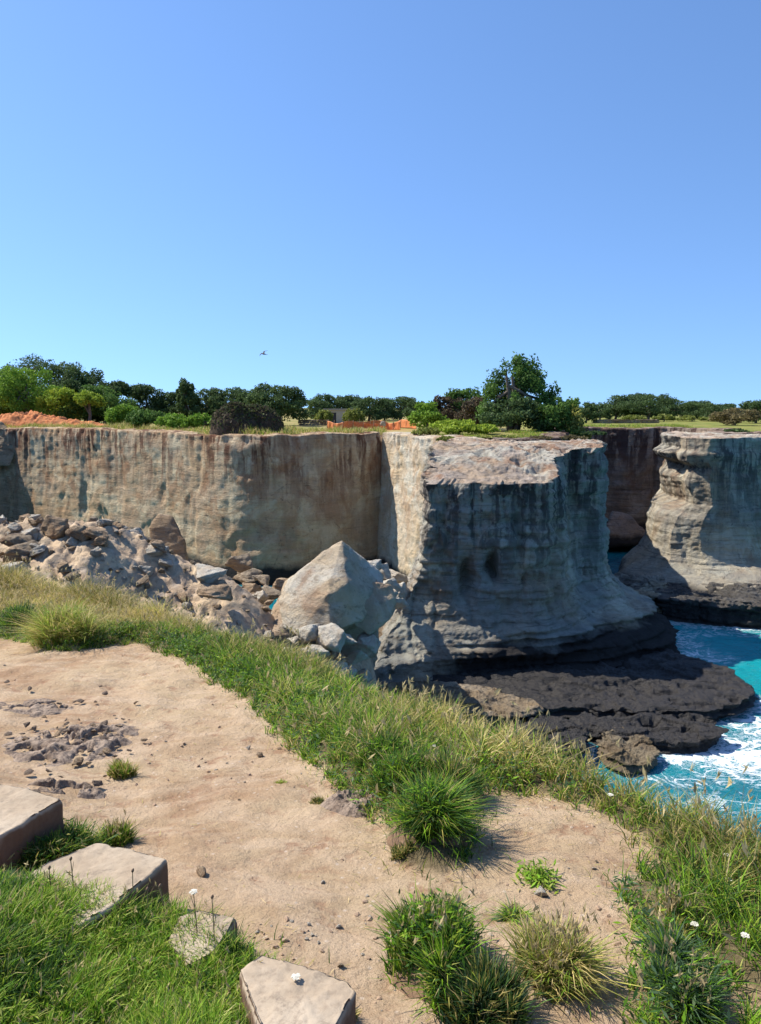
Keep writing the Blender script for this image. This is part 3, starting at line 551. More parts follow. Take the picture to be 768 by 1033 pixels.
shal = np.clip(np.exp(-((QX-Gz(740, 690, 0)[0])/14)**2-((QY-Gz(740, 660, 0)[1])/16)**2)*.75+fblob(690, 640, 5, 6, .5), 0, 1)
s_ = mk('sea', np.stack([QX, QY, QZ], -1), gridf(len(qy), len(qx)), M['sea'], attrs=dict(foam=foam, shallow=shal)); struct(s_, 'structure', 'turquoise sea with white foam around the rocks')
# ------------------------------------------------------------------ trees
PAL = dict(dark=[(.058, .095, .040), (.080, .128, .05), (.042, .070, .036)], mid=[(.075, .14, .035), (.10, .18, .045), (.05, .10, .03)], bright=[(.13, .23, .035), (.17, .28, .04), (.09, .17, .03)],
           lime=[(.22, .30, .04), (.28, .34, .05), (.14, .21, .03)], olive=[(.16, .19, .05), (.22, .23, .07), (.10, .13, .04)], brown=[(.13, .11, .06), (.17, .145, .08), (.09, .08, .05)], plum=[(.075, .055, .045), (.10, .075, .055), (.055, .08, .035)])
def leaves(C, Rr, n, size, pal, rng, flat=.0):
    k = rng.integers(0, len(C), n) if len(C) > 1 else np.zeros(n, int)
    wgt = np.array([r[0]*r[1]*r[2] for r in Rr])**.67; k = rng.choice(len(C), n, p=wgt/wgt.sum())
    d = rng.normal(size=(n, 3)); d /= np.linalg.norm(d, axis=1)[:, None]; rad = rng.uniform(.25, 1, n)**.42
    nz_ = .78+.42*vnoise(d[:, 0]*2.3+k*7.1, d[:, 1]*2.3, d[:, 2]*2.3+k, 5)
    p = C[k]+d*Rr[k]*(rad*nz_)[:, None]
    a = rng.normal(size=(n, 3)); a /= np.linalg.norm(a, axis=1)[:, None]; b = np.cross(a, rng.normal(size=(n, 3))); b /= np.linalg.norm(b, axis=1)[:, None]
    s = size*rng.uniform(.6, 1.4, (n, 1))
    V = np.stack([p-a*s, p+b*s*.55, p+a*s, p-b*s*.55], 1).reshape(-1, 3)
    pal = np.array(pal)*np.array([1.35, 1.3, 1.1]); ci = (k*2654435761 >> 4) % 3; cl = pal[ci]*.6+pal[rng.integers(0, 3, n)]*.4; cl = cl*rng.uniform(.75, 1.3, (n, 1))
    return V, np.repeat(cl, 4, 0)
def tube(path, rad, n=7):
    path = np.asarray(path, float); R = []
    for i, p in enumerate(path):
        t = path[min(i+1, len(path)-1)]-path[max(i-1, 0)]; t /= np.linalg.norm(t)+1e-9; u = np.cross(t, [.3, .9, .1]); u /= np.linalg.norm(u); v = np.cross(t, u)
        R.append(p+rad[i]*(np.cos(np.linspace(0, 2*math.pi, n, False))[:, None]*u+np.sin(np.linspace(0, 2*math.pi, n, False))[:, None]*v))
    return np.concatenate(R), gridf(len(path), n, True)
def join(parts):
    V = []; Fc = []; o = 0
    for v, f in parts: V.append(v); Fc.append(f+o); o += len(v)
    return np.concatenate(V), np.concatenate(Fc)
def tree(px, top, wpx, Yd, pal, label, cat='tree', name='tree', shape='round', group=None, dens=1., lsize=.17, base=None, seed=None):
    seed = int(px*31+top*7+Yd) if seed is None else seed; rng = np.random.default_rng(seed)
    T = W(px, top, Yd); x = T[0]; wpx = wpx*(1.25 if cat == 'tree' and shape != 'tall' else 1.1); zb = float(ground_at(x, Yd)) if base is None else base; H = max(T[2]-zb, .6); Wd = wpx/F*Yd
    e = empty(name, (x, Yd, zb), label, cat, group)
    C = []; Rr = []
    if shape == 'round':
        C.append((0, 0, H*.5)); Rr.append((Wd*.44, Wd*.44, H*.42))
        for i in range(18): a = rng.uniform(0, 6.28); h = rng.uniform(.16, .90); q = Wd*.40*math.sqrt(max(.05, 1-((h-.42)/.58)**2)); r = rng.uniform(.12, .24); C.append((q*math.cos(a), q*math.sin(a), H*h)); Rr.append((Wd*r, Wd*r, min(H*.17, Wd*r)))
        C.append((0, 0, H*.86)); Rr.append((Wd*.2, Wd*.2, H*.15))
    elif shape == 'umbrella':
        for i in range(16): a = rng.uniform(0, 6.28); q = Wd*.36*math.sqrt(rng.uniform(0, 1)); C.append((q*math.cos(a), q*math.sin(a), H*(.80-.16*(q/(Wd*.36))**2-rng.uniform(0, .12)))); Rr.append((Wd*.16, Wd*.16, H*.13))
    elif shape == 'tall':
        for i in range(90):
            h = rng.uniform(.05, .97); a = rng.uniform(0, 6.28); q = Wd*.5*rng.uniform(.2, 1)*min(1, (1.12-h)*1.25); r = rng.uniform(.04, .10)*Wd; C.append((q*math.cos(a)+.06*Wd, q*math.sin(a)*.7, H*h)); Rr.append((r, r, r*1.35))
    elif shape == 'spiky':
        for i in range(26): h = rng.uniform(.2, .97); a = rng.uniform(0, 6.28); q = Wd*.42*(1-h)**.6*rng.uniform(.3, 1); r = rng.uniform(.07, .13)*Wd; C.append((q*math.cos(a), q*math.sin(a), H*h)); Rr.append((r, r, r*1.2))
    else:     # low shrub
        for i in range(16): a = rng.uniform(0, 6.28); q = Wd*.40*math.sqrt(rng.uniform(0, 1)); h = H*(.62*math.sqrt(max(.0, 1-(q/(Wd*.5))**2))); C.append((q*math.cos(a), q*math.sin(a)*.8, h*.7)); Rr.append((Wd*.14, Wd*.14, max(h*.5, H*.22)))
    C = np.array(C); Rr = np.array(Rr)
    area = Wd*H; n = int(min(16000, max(500, 230*area*dens))*(.17/lsize)**1.2)
    V, cl = leaves(C, Rr, n, lsize, PAL[pal], rng); V[:, 2] = np.maximum(V[:, 2], .02)
    mk('crown', V, np.arange(len(V)).reshape(-1, 4), M['leaf'], e, cl, smooth=False)
    parts = []; tr = .035*H+.03*Wd*.5
    hh = .75*H if shape != 'shrub' else .4*H
    base_n = 1 if shape != 'tall' else 3
    for b_ in range(base_n):
        o = rng.uniform(-.12, .12, 2)*Wd*(base_n > 1); p0 = np.array([o[0], o[1], -.1]); p1 = np.array([o[0]*1.5+rng.uniform(-.05, .05)*Wd, o[1]*1.5, hh])
        parts.append(tube([p0, p0*.6+p1*.4+[.03*Wd, 0, 0], p1], [tr, tr*.75, tr*.3]))
        for i in range(5):
            t = rng.uniform(.3, .85); q = p0*(1-t)+p1*t; c_ = C[rng.integers(0, len(C))]; parts.append(tube([q, (q+c_)/2+[0, 0, .04*H], c_], [tr*.45, tr*.3, tr*.12], 5))
    V, Fc = join(parts); mk('trunk' if cat == 'tree' else 'stem', V, Fc, M['bark'], e)
    return e
T = tree
T(30, 358, 62, 138, 'dark', 'tallest dark evergreen tree at the far left of the skyline', shape='round'); T(66, 364, 58, 137, 'dark', 'broad dark evergreen behind the bright green tree at far left')
T(26, 370, 56, 125, 'bright', 'big bright green tree at the far left behind the orange earth'); T(56, 391, 34, 123, 'lime', 'small light green tree right of the big bright green one')
T(2, 385, 40, 126, 'mid', 'green tree cut by the left edge of the view')
T(88, 389, 30, 122, 'lime', 'round yellow green small tree with bare grey trunks', shape='umbrella'); T(86, 374, 40, 134, 'dark', 'dark tree behind the round yellow green small tree')
T(115, 374, 30, 134, 'dark', 'dark umbrella pine rising right of the left tree group', shape='umbrella'); T(104, 388, 48, 129, 'mid', 'mid green tree below the dark umbrella pine'); T(72, 398, 26, 124, 'mid', 'low green tree between the two yellow green ones')
T(124, 397, 42, 112, 'bright', 'light green bush at the right end of the left tree group', 'bush', 'bush', 'shrub'); T(148, 388, 34, 142, 'dark', 'lone dark tree right of the umbrella pine')
T(148, 403, 46, 104, 'mid', 'rounded dark green bush on the cliff top', 'bush', 'bush', 'shrub'); T(186, 383, 36, 136, 'dark', 'spiky dark conifer above the vine hedge', shape='spiky'); T(207, 391, 34, 140, 'dark', 'dark tree right of the spiky conifer'); T(170, 395, 30, 142, 'dark', 'dark tree left of the spiky conifer')
T(232, 391, 36, 140, 'dark', 'dark tree behind the left part of the brown mound'); T(176, 409, 44, 100, 'bright', 'left part of the bright green hedge along the cliff top', 'bush', 'bush', 'shrub'); T(203, 409, 40, 99, 'bright', 'right part of the bright green hedge beside the brown mound', 'bush', 'bush', 'shrub')
T(255, 392, 26, 138, 'dark', 'small dark tree left of the wide umbrella pine'); T(280, 388, 50, 122, 'dark', 'wide dark umbrella pine behind the brown mound', shape='round', dens=1.3); T(252, 410, 40, 96, 'mid', 'green shrub along the top of the brown mound', 'bush', 'bush', 'shrub')
for k, (px, tp, wp) in enumerate([(318, 402, 26), (333, 398, 34), (352, 399, 28), (372, 400, 30), (388, 402, 22), (404, 400, 36), (422, 405, 22)]): T(px, tp, wp, 172+k % 3*6, 'dark', 'dark tree in the low far treeline behind the orange netting', group='treeline behind the orange netting')
T(355, 404, 26, 140, 'olive', 'olive grey bush beside the small stone hut', 'bush', 'bush', 'shrub'); T(328, 406, 20, 142, 'olive', 'olive grey bush left of the small stone hut', 'bush', 'bush', 'shrub')
T(431, 406, 32, 100, 'bright', 'green bush at the right end of the orange netting', 'bush', 'bush', 'round'); T(452, 399, 34, 104, 'plum', 'dark purple brown bush left of the tall tree', 'bush', 'bush', 'round'); T(469, 392, 36, 106, 'mid', 'round green tree left of the tall tree')
T(480, 400, 40, 98, 'plum', 'dark bush below the left side of the tall tree', 'bush', 'bush', 'round')
T(519, 362, 92, 92, 'mid', 'tall airy green tree rising highest over the big stack', shape='tall', dens=2.2, lsize=.15); T(520, 400, 70, 90, 'dark', 'dense dark bush around the foot of the tall tree', 'bush', 'bush', 'round')
T(562, 399, 44, 90, 'mid', 'rounded green tree right of the tall tree'); T(583, 408, 40, 88, 'olive', 'olive green bush sloping down right of the tall tree', 'bush', 'bush', 'round')
T(462, 417, 78, 82, 'lime', 'yellow green low scrub mound left of the tall tree', 'bush', 'bush', 'shrub', dens=1.8); T(432, 427, 30, 80, 'olive', 'small olive scrub at the left foot of the scrub mound', 'bush', 'bush', 'shrub')
T(592, 405, 18, 150, 'dark', 'small dark tree right of the tall tree group')
for k, (px, tp, wp) in enumerate([(606, 407, 20), (622, 398, 30), (637, 397, 24), (655, 397, 42), (680, 402, 40), (700, 404, 32), (716, 406, 28), (733, 407, 26)]): T(px, tp, wp, 186+k % 3*7, 'dark', 'dark tree in the far treeline above the right meadow', group='treeline above the right meadow')
for k, (px, tp, wp) in enumerate([(640, 415, 24), (670, 414, 22), (698, 416, 26), (720, 418, 22)]): T(px, tp, wp, 160, 'olive', 'low olive bush at the back of the right meadow', 'bush', 'bush', 'shrub', group='bushes at the back of the right meadow')
T(742, 411, 44, 128, 'brown', 'grey brown bush on the right meadow', 'bush', 'bush', 'round'); T(764, 404, 30, 150, 'dark', 'dark tree at the right edge of the skyline')
T(690, 433, 12, 86, 'plum', 'small dark round shrub above the ragged stack', 'bush', 'shrub', 'shrub'); T(706, 433, 16, 85, 'olive', 'small olive shrub above the ragged stack', 'bush', 'shrub', 'shrub'); T(742, 430, 26, 86, 'dark', 'dark shrub spilling over the edge at the right of the ragged stack', 'bush', 'shrub', 'shrub')
# scrubby edge bushes above the big stack
for k, (px, tp, wp, Yd, pal) in enumerate([(452, 441, 20, 70, 'olive'), (485, 440, 26, 71, 'olive'), (512, 437, 30, 72, 'olive'), (545, 439, 30, 71, 'brown'), (578, 440, 26, 72, 'brown'), (600, 434, 24, 86, 'dark')]):
    T(px, tp, wp, Yd, pal, 'low scrub clump along the back rim of the big stack', 'bush', 'shrub', 'shrub', group='scrub along the back rim of the big stack', base=15.15, dens=2)
# brown mounds on the cliff top
def mound(pxl, pxr, top, Yd, label, seed, mat):
    L = W(pxl, 437, Yd); R_ = W(pxr, 437, Yd); cx_ = (L[0]+R_[0])/2; hw = (R_[0]-L[0])/2; H = W(0, top, Yd)[2]-15.0
    th = np.linspace(0, 2*math.pi, 140, False); R = []
    for i in range(46):
        r = 1-i/45.; h = (1-r**2.6)**.65
        x = cx_+hw*r*np.cos(th); y = Yd+1.5+hw*.7*r*np.sin(th); d = .22*fbm(x*.9, y*.9, h*3+0*x, 4, seed)
        R.append(np.stack([x+d*np.cos(th), y+d*np.sin(th), 15.0-.6*(i == 0)+H*h+d*.8*np.ones_like(x)], 1))
    SV = np.stack(R)-[cx_, Yd+1.5, 15.]; o = mk('scrub_mound', SV, gridf(46, 140, True), mat); o.location = (cx_, Yd+1.5, 15.)
    rg = np.random.default_rng(seed); P = SV[rg.integers(3, 46, 5200), rg.integers(0, 140, 5200)]+rg.normal(size=(5200, 3))*.07; a_ = rg.normal(size=(5200, 3)); b_ = rg.normal(size=(5200, 3)); VV = np.stack([P-a_*.07, P+b_*.06, P+a_*.11, P-b_*.06], 1).reshape(-1, 3)
    mk('foliage', VV, np.arange(len(VV)).reshape(-1, 4), M['leaf'], o, np.repeat(np.array([(.10, .085, .05), (.06, .05, .035), (.09, .12, .04)])[rg.integers(0, 3, 5200)], 4, 0), smooth=False); return tag(o, label, 'mound', 'dark mounds on the cliff edge')
m = N('mound_scrub'); a = m.noise(sc=3., det=8, rough=.75); M['mound'] = m.fin(m.mix(m.ramp(a, [(.35, 0), (.62, 1)]), (.035, .027, .02), (.11, .08, .055)), .95, .1); m.bump(a, 1., .25)
mound(208, 262, 408, 83, 'left lobe of the dark rounded scrub mound on the cliff edge', 5, M['mound']); mound(224, 286, 410, 84.5, 'right lobe of the dark rounded scrub mound on the cliff edge', 6, M['mound'])
# orange earth heap
def heap(name, pxs, Yd, depth, mat, label, seed):
    P = [W(a, b, Yd) for a, b in pxs]; xs = np.array([p[0] for p in P]); zs = np.array([p[2] for p in P]); X1 = np.linspace(xs[0], xs[-1], 160); Y1 = np.linspace(-1, 1, 40); A, B = np.meshgrid(X1, Y1)
    Hh = np.interp(A, xs, zs)-15.1; Zz = Hh*(1-B**2)*(1+.5*fbm(A*.9, B*3, 0, 5, seed, g=.65))-.15; c_ = np.array([xs.mean(), Yd, 15.1])
    o = mk(name, np.stack([A-c_[0], B*depth, Zz], -1), gridf(40, 160), mat); o.location = c_; return tag(o, label, 'earth heap')
m = N('orange_earth'); a = m.noise(sc=1.5, det=8, rough=.7); M['earth'] = m.fin(m.mix(m.ramp(a, [(.35, 0), (.65, 1)]), (.44, .15, .06), (.62, .27, .12)), .95, .1); m.bump(a, .8, .2)
heap('earth_heap', [(-60, 430), (-14, 424), (4, 419), (20, 414), (34, 416), (50, 419), (68, 422), (92, 425), (118, 429)], 118, 3, M['earth'], 'long heap of orange earth on the cliff top at left', 3)
# orange safety netting on posts
def netting(pts, label, seed):
    P = chaikin(np.array(pts), 1); n = 160; Q = resample(P[:, :2], n); rng = np.random.default_rng(seed)
    gz = np.array([float(ground_at(a, b)) for a, b in Q]); t = np.linspace(0, 1, n)
    hh = .85+.30*np.array(vnoise(t*6, 0, 0, seed)); R = []
    c_ = np.array([Q[0, 0], Q[0, 1], gz[0]])
    e = empty('safety_netting', c_, label, 'netting', 'orange safety netting around the edge')
    for i in range(9):
        s = i/8; off = .10*vnoise(t*30, s*2, 0, seed+1)
        R.append(np.stack([Q[:, 0]-c_[0], Q[:, 1]+off-c_[1], gz+.03+hh*s-c_[2]], 1))
    for o in [mk('mesh_panel', np.stack(R), gridf(9, n), M['net'], e)]:
        md = o.modifiers.new('thick', 'SOLIDIFY'); md.thickness = .02
    for k in range(0, n, 20):
        v, f = tube([[Q[k, 0]-c_[0], Q[k, 1]-.08-c_[1], gz[k]-c_[2]-.05], [Q[k, 0]-c_[0]+.03, Q[k, 1]-.08-c_[1], gz[k]-c_[2]+1.25]], [.04, .035], 6); mk('post', v, f, M['wood'], e)
a = lambda px, Yd: tuple(W(px, 430, Yd)[:2])
netting([a(330, 100), a(345, 98), a(362, 99), a(388, 100), a(404, 98)], 'front run of orange safety netting beyond the cliff edge', 3)
netting([a(352, 108), a(378, 110), a(400, 109), a(420, 103)], 'rear run of orange safety netting ending at the green bush', 4)
# pale post/sack on the edge near the netting
rock('white_stone', W(386, 428, 96), .55, 77, M['boulder'], 'small pale stone standing in front of the orange netting', 'stone', None, 1.3)
# hut
def boxm(x0, x1, y0, y1, z0, z1):
    v = np.array([[x, y, z] for z in (z0, z1) for x, y in ((x0, y0), (x1, y0), (x1, y1), (x0, y1))]); f = np.array([[0, 3, 2, 1], [4, 5, 6, 7], [0, 1, 5, 4], [1, 2, 6, 5], [2, 3, 7, 6], [3, 0, 4, 7]]); return v, f
p = W(343, 420, 150); hz = float(ground_at(p[0], 150)); h = empty('stone_hut', (p[0], 150, hz), 'small flat roofed stone hut behind the orange netting', 'hut')
v, f = join([boxm(-2.9, -1.7, 0, .3, 0, 2.5), boxm(-.7, 2.9, 0, .3, 0, 2.5), boxm(-1.7, -.7, 0, .3, 2.0, 2.5), boxm(-2.9, -2.6, .3, 4, 0, 2.5), boxm(2.6, 2.9, .3, 4, 0, 2.5), boxm(-2.6, 2.6, 3.7, 4, 0, 2.5)]); mk('wall', v, f, M['plaster'], h, smooth=False)
v, f = boxm(-3.15, 3.15, -.3, 4.3, 2.5, 2.75); mk('roof', v, f, M['roof'], h, smooth=False); v, f = boxm(-1.69, -.71, .1, .16, 0, 1.99); mk('door', v, f, M['dark'], h, smooth=False)
# dry stone wall
def drywall(p0, p1, H, label):
    rng = np.random.default_rng(4); parts = []; L = math.dist(p0, p1); d = np.array([(p1[0]-p0[0])/L, (p1[1]-p0[1])/L]); s = 0
    for row in range(3):
        s = rng.uniform(0, .3)
        while s < L:
            l = rng.uniform(.35, .7); x, y = p0[0]+d[0]*s, p0[1]+d[1]*s; z = float(ground_at(x, y))+row*H/3; v, f = boxm(x, x+l*.93, y-.22+rng.uniform(-.04, .04), y+.22, z, z+H/3*rng.uniform(.85, 1.02)); v = v+rng.normal(size=v.shape)*.025; parts.append((v, f)); s += l
    v, f = join(parts); c_ = np.array([p0[0], p0[1], float(ground_at(*p0))]); o = mk('stone_wall', v-c_, f, M['grey_rock'], smooth=False); o.location = c_; return tag(o, label, 'wall')
drywall(tuple(W(300, 425, 126)[:2]), tuple(W(332, 425, 126)[:2]), .9, 'low dry stone wall right of the wide umbrella pine'); drywall(tuple(W(598, 425, 150)[:2]), tuple(W(664, 425, 150)[:2]), .7, 'low pale stone wall along the back of the right meadow')
# bird
b = empty('bird', W(266, 357, 30), 'small dark bird flying alone in the blue sky', 'bird'); b.rotation_euler = (.2, -.5, .9)
v, f = tube([[0, -.13, 0], [0, -.11, 0], [0, -.05, 0], [0, .02, 0], [0, .07, .005], [0, .10, .008], [0, .125, .004]], [.002, .012, .024, .028, .02, .016, .002], 10)
wv = []; wf = []
for s in (-1, 1):
    o0 = len(wv); wv += [(s*.015, .05, .01), (s*.10, .07, .05), (s*.24, -.01, .03), (s*.11, .015, .047), (s*.015, -.03, .008)]; wf += [(o0, o0+1, o0+3, o0+4), (o0+1, o0+2, o0+3, o0+3)]
wf = [t if len(set(t)) == 4 else t[:3] for t in wf]
mk('body', v, f, M['bird'], b)
me = bpy.data.meshes.new('wing'); me.from_pydata(wv[:5], [], [wf[0], wf[1]]); me.materials.append(M['bird'])
me2 = bpy.data.meshes.new('wing'); me2.from_pydata(wv[5:], [], [tuple(i-5 for i in wf[2]), tuple(i-5 for i in wf[3])]); me2.materials.append(M['bird'])
for q in (me, me2): o = bpy.data.objects.new('wing', q); COL.objects.link(o); o.parent = b; mm = o.modifiers.new('t', 'SOLIDIFY'); mm.thickness = .006
me = bpy.data.meshes.new('tail'); me.from_pydata([(0, -.11, 0), (-.03, -.19, 0), (0, -.165, 0), (.03, -.19, 0)], [], [(0, 1, 2), (0, 2, 3)]); me.materials.append(M['bird']); o = bpy.data.objects.new('tail', me); COL.objects.link(o); o.parent = b; mm = o.modifiers.new('t', 'SOLIDIFY'); mm.thickness = .005
# ------------------------------------------------------------------ grass
GP = dict(green=[(.15, .31, .02), (.21, .39, .025), (.09, .20, .02), (.30, .40, .04)], lime=[(.28, .40, .05), (.36, .43, .07), (.20, .34, .04), (.42, .44, .12)], dry=[(.58, .45, .19), (.66, .53, .27), (.50, .40, .14), (.42, .40, .10)],
          olive=[(.26, .26, .06), (.34, .30, .08), (.18, .20, .04), (.46, .37, .15)], deep=[(.04, .10, .022), (.06, .13, .028), (.03, .07, .022), (.09, .17, .04)], blue=[(.08, .14, .07), (.11, .18, .09), (.06, .11, .06), (.16, .22, .10)])
def blades(P, Hh, wd, lean, pals, rng, ldir=None, curl=1.):
    """P: n x 3 roots; pals: n x 3 colours"""
    n = len(P); az = rng.uniform(0, 2*math.pi, n); d = np.stack([np.cos(az), np.sin(az)], 1)
    if ldir is not None: d = d*.75+ldir; 
    ln = lean*rng.uniform(.3, 1.5, n); fa = rng.uniform(0, 2*math.pi, n); sx_, sy_ = np.cos(fa), np.sin(fa); V = np.zeros((n, 7, 3))
    for i, (t, ww) in enumerate([(0, 1), (.38, .9), (.74, .6), (1, 0)]):
        hz_ = Hh*(t-.32*curl*ln*t*t); ox = d*(Hh*ln*t**1.9)[:, None]
        c = P+np.stack([ox[:, 0], ox[:, 1], hz_], 1)
        if i < 3:
            o = np.stack([sx_, sy_, 0*sx_], 1)*(wd*ww/2)[:, None]; V[:, 2*i] = c-o; V[:, 2*i+1] = c+o
        else: V[:, 6] = c
    b = np.arange(n)[:, None]*7; Q = np.concatenate([b+[0, 1, 3, 2], b+[2, 3, 5, 4]], 0).reshape(-1, 4); Tt = (b+[4, 5, 6]).reshape(-1, 3)
    col = np.repeat(pals, 7, 0).reshape(n, 7, 3)
    return V.reshape(-1, 3), Q, Tt, col.reshape(-1, 3)
def pick(names, w_, n, rng):
    w_ = np.array(w_, float); w_ /= w_.sum(); k = rng.choice(len(names), n, p=w_); A = np.array([GP[q] for q in names]); return A[k, rng.integers(0, 4, n)]*rng.uniform(.75, 1.25, (n, 1))
def merge(lst):
    V = []; Q = []; T_ = []; C = []; o = 0
    for v, q, t, c in lst: V.append(v); Q.append(q+o); T_.append(t+o); C.append(c); o += len(v)
    return np.concatenate(V), np.concatenate(Q), np.concatenate(T_), np.concatenate(C)
def mkgrass(name, lst, parent=None, loc=None):
    V, Q, T_, C = merge(lst)
    if loc is not None: V = V-np.array(loc)
    return mk(name, V, Q, M['blade'], parent, C, smooth=False, extra=T_)
def heads(P, Hh, rng, color=(.5, .4, .2), size=.03):       # nodding seed heads on stalks
    n = len(P); V1, Q1, T1, C1 = blades(P, Hh, np.full(n, .0022), .25*np.ones(n), np.tile(np.array(color)*.8, (n, 1)), rng)
    tips = V1.reshape(n, 7, 3)[:, 6]; o = len(V1); out = [(V1, Q1, T1, C1)]
    for k in range(3):
        p = tips-np.array([0, 0, 1])*(size*.25*k)+rng.normal(size=(n, 3))*size*.12; a = rng.normal(size=(n, 3))*.5+[0, 0, 1]; a /= np.linalg.norm(a, axis=1)[:, None]; b = np.cross(a, rng.normal(size=(n, 3))); b /= np.linalg.norm(b, axis=1)[:, None]
        s = size*rng.uniform(.6, 1.2, (n, 1)); V = np.stack([p-a*s, p+b*s*.22, p+a*s, p-b*s*.22], 1).reshape(-1, 3); out.append((V, np.arange(len(V)).reshape(-1, 4), np.zeros((0, 3), int), np.repeat(np.array(color)*rng.uniform(.7, 1.3, (n, 1)), 4, 0)))
    return out
def scatter(poly, n, rng):
    poly = np.array(poly); lo, hi = poly.min(0), poly.max(0); out = np.zeros((0, 2))
    while len(out) < n:
        q = rng.uniform(lo, hi, (n*2, 2)); out = np.vstack([out, q[inpoly(q[:, 0], q[:, 1], poly)]])
    return out[:n]
def onground(q, dz=0): return np.column_stack([q, ground_at(q[:, 0], q[:, 1])+dz])
def clumpify(q, rng, cell=.16, amt=.6):     # pull the roots towards clump centres
    c = np.floor(q/cell); jx = _h(c[:, 0], c[:, 1], c[:, 0]*0, 5); jy = _h(c[:, 0], c[:, 1], c[:, 0]*0, 9); ctr = (c+np.stack([jx, jy], 1)*.8+.1)*cell
    return q+(ctr-q)*(amt*rng.uniform(0, 1, (len(q), 1)))
rng = np.random.default_rng(3)
# strip along the edge of the headland
n = 240000
seg = NEARC; q = rng.uniform([-9, .4], [4.2, 15], (n*12, 2)); q = q[np.hypot(q[:, 0], q[:, 1]) > 1.9]
sdq = coast_sd(q[:, 0], q[:, 1]); inp = inpoly(q[:, 0], q[:, 1], pathw)
pd_ = polydist(q[:, 0], q[:, 1], pathw, True)
keep = (sdq > -1.25) & (sdq < 2.4) & (~inp | (pd_ < .05)) & ((q[:, 1] > 3.3) | (q[:, 0] > .3)) & ~((q[:, 0] < -.9) & (q[:, 1] < 5.5))
q = q[keep][:n]; sdq = sdq[keep][:n]
q = clumpify(q, rng); dist = np.hypot(q[:, 0], q[:, 1]); k1 = fbm(q[:, 0]*.9, q[:, 1]*.9, 0, 3, 51); k2 = fbm(q[:, 0]*3., q[:, 1]*3., 0, 2, 52)
pdq = polydist(q[:, 0], q[:, 1], pathw, True)
hgt = (.085+.13*np.clip(.5+.8*k1, 0, 1)+.05*k2)*(.45+.55*sstep(pdq, 0, .25))*rng.uniform(.6, 1.3, len(q))
px_ = CX+F*q[:, 0]/(q[:, 1])*.97
outer = sstep(-sdq, -.55, .15)
dryp = np.clip(outer*.75*(.3+1.*(k1+.45))+1.15*sstep(-q[:, 0], 1.2, 2.8)*sstep(pdq, .25, .6)+.45*sstep(k2, .05, .6)+.35*np.exp(-((q[:, 0]-.5)/.6)**2-((q[:, 1]-4.6)/1.)**2), 0, 1)
colr = np.where(rng.uniform(0, 1, (len(q), 1)) < dryp[:, None], pick(['dry', 'olive'], [3, 2], len(q), rng), pick(['green', 'lime', 'deep'], [4.5, 2.4, 3], len(q), rng))
colr = colr*(1+.45*fbm(q[:, 0]*1.6, q[:, 1]*1.6, 0, 3, 57))[:, None]
P = onground(q, -.01); hgt = hgt*(1+.25*outer)*(1-.35*sstep(-sdq, .05, .5)*(q[:, 0] > -1.2))*(1+.9*sstep(-q[:, 0], 1.0, 3.0)*outer)
G1 = [blades(P, hgt, np.full(len(q), .0058)*(.7+dist*.08), np.full(len(q), .75), colr, rng)]
hs = rng.choice(len(q), 5200, p=(dryp+.08)/(dryp+.08).sum()); G1 += heads(P[hs], hgt[hs]*1.25+.04, rng, (.50, .40, .20), .028)
struct(mkgrass('grass', G1), 'stuff', 'green and straw coloured grass along the headland edge')
ql = rng.uniform([-5, 1.6], [2.2, 9], (60000, 2)); pdl = polydist(ql[:, 0], ql[:, 1], pathw, True); ql = ql[inpoly(ql[:, 0], ql[:, 1], pathw) & (rng.uniform(0, 1, len(ql)) < .02+.5*np.exp(-pdl/.10))][:7000]
PL = onground(ql, .002); nl = len(PL); al = rng.uniform(0, 6.28, nl); ll = rng.uniform(.008, .035, nl); dl = np.stack([np.cos(al), np.sin(al), rng.uniform(0, .25, nl)], 1)*ll[:, None]; wl = np.stack([-np.sin(al), np.cos(al), 0*al], 1)*.0012
VL = np.stack([PL-wl, PL+dl-wl*.5, PL+dl+wl*.5, PL+wl], 1).reshape(-1, 3); VL[:, 2] += .003
struct(mk('plant_litter', VL, np.arange(len(VL)).reshape(-1, 4), M['blade'], None, np.repeat(pick(['dry', 'olive'], [3, 1], nl, rng), 4, 0), smooth=False), 'stuff', 'dry stems and litter scattered on the path')
qs = rng.uniform([-5, 1.6], [2.2, 9], (90000, 2)); pds = polydist(qs[:, 0], qs[:, 1], pathw, True); ks = fbm(qs[:, 0]*2, qs[:, 1]*2, 0, 3, 66); qs = qs[inpoly(qs[:, 0], qs[:, 1], pathw) & (pds < .16+.2*ks) & (rng.uniform(0, 1, len(qs)) < .7*np.exp(-pds/.07))]; PS = onground(qs, -.003)
struct(mkgrass('grass', [blades(PS, rng.uniform(.02, .07, len(PS)), np.full(len(PS), .004), np.full(len(PS), .8), pick(['green', 'olive', 'deep'], [3, 3, 2], len(PS), rng), rng)]), 'stuff', 'short thinning grass along the margins of the path')
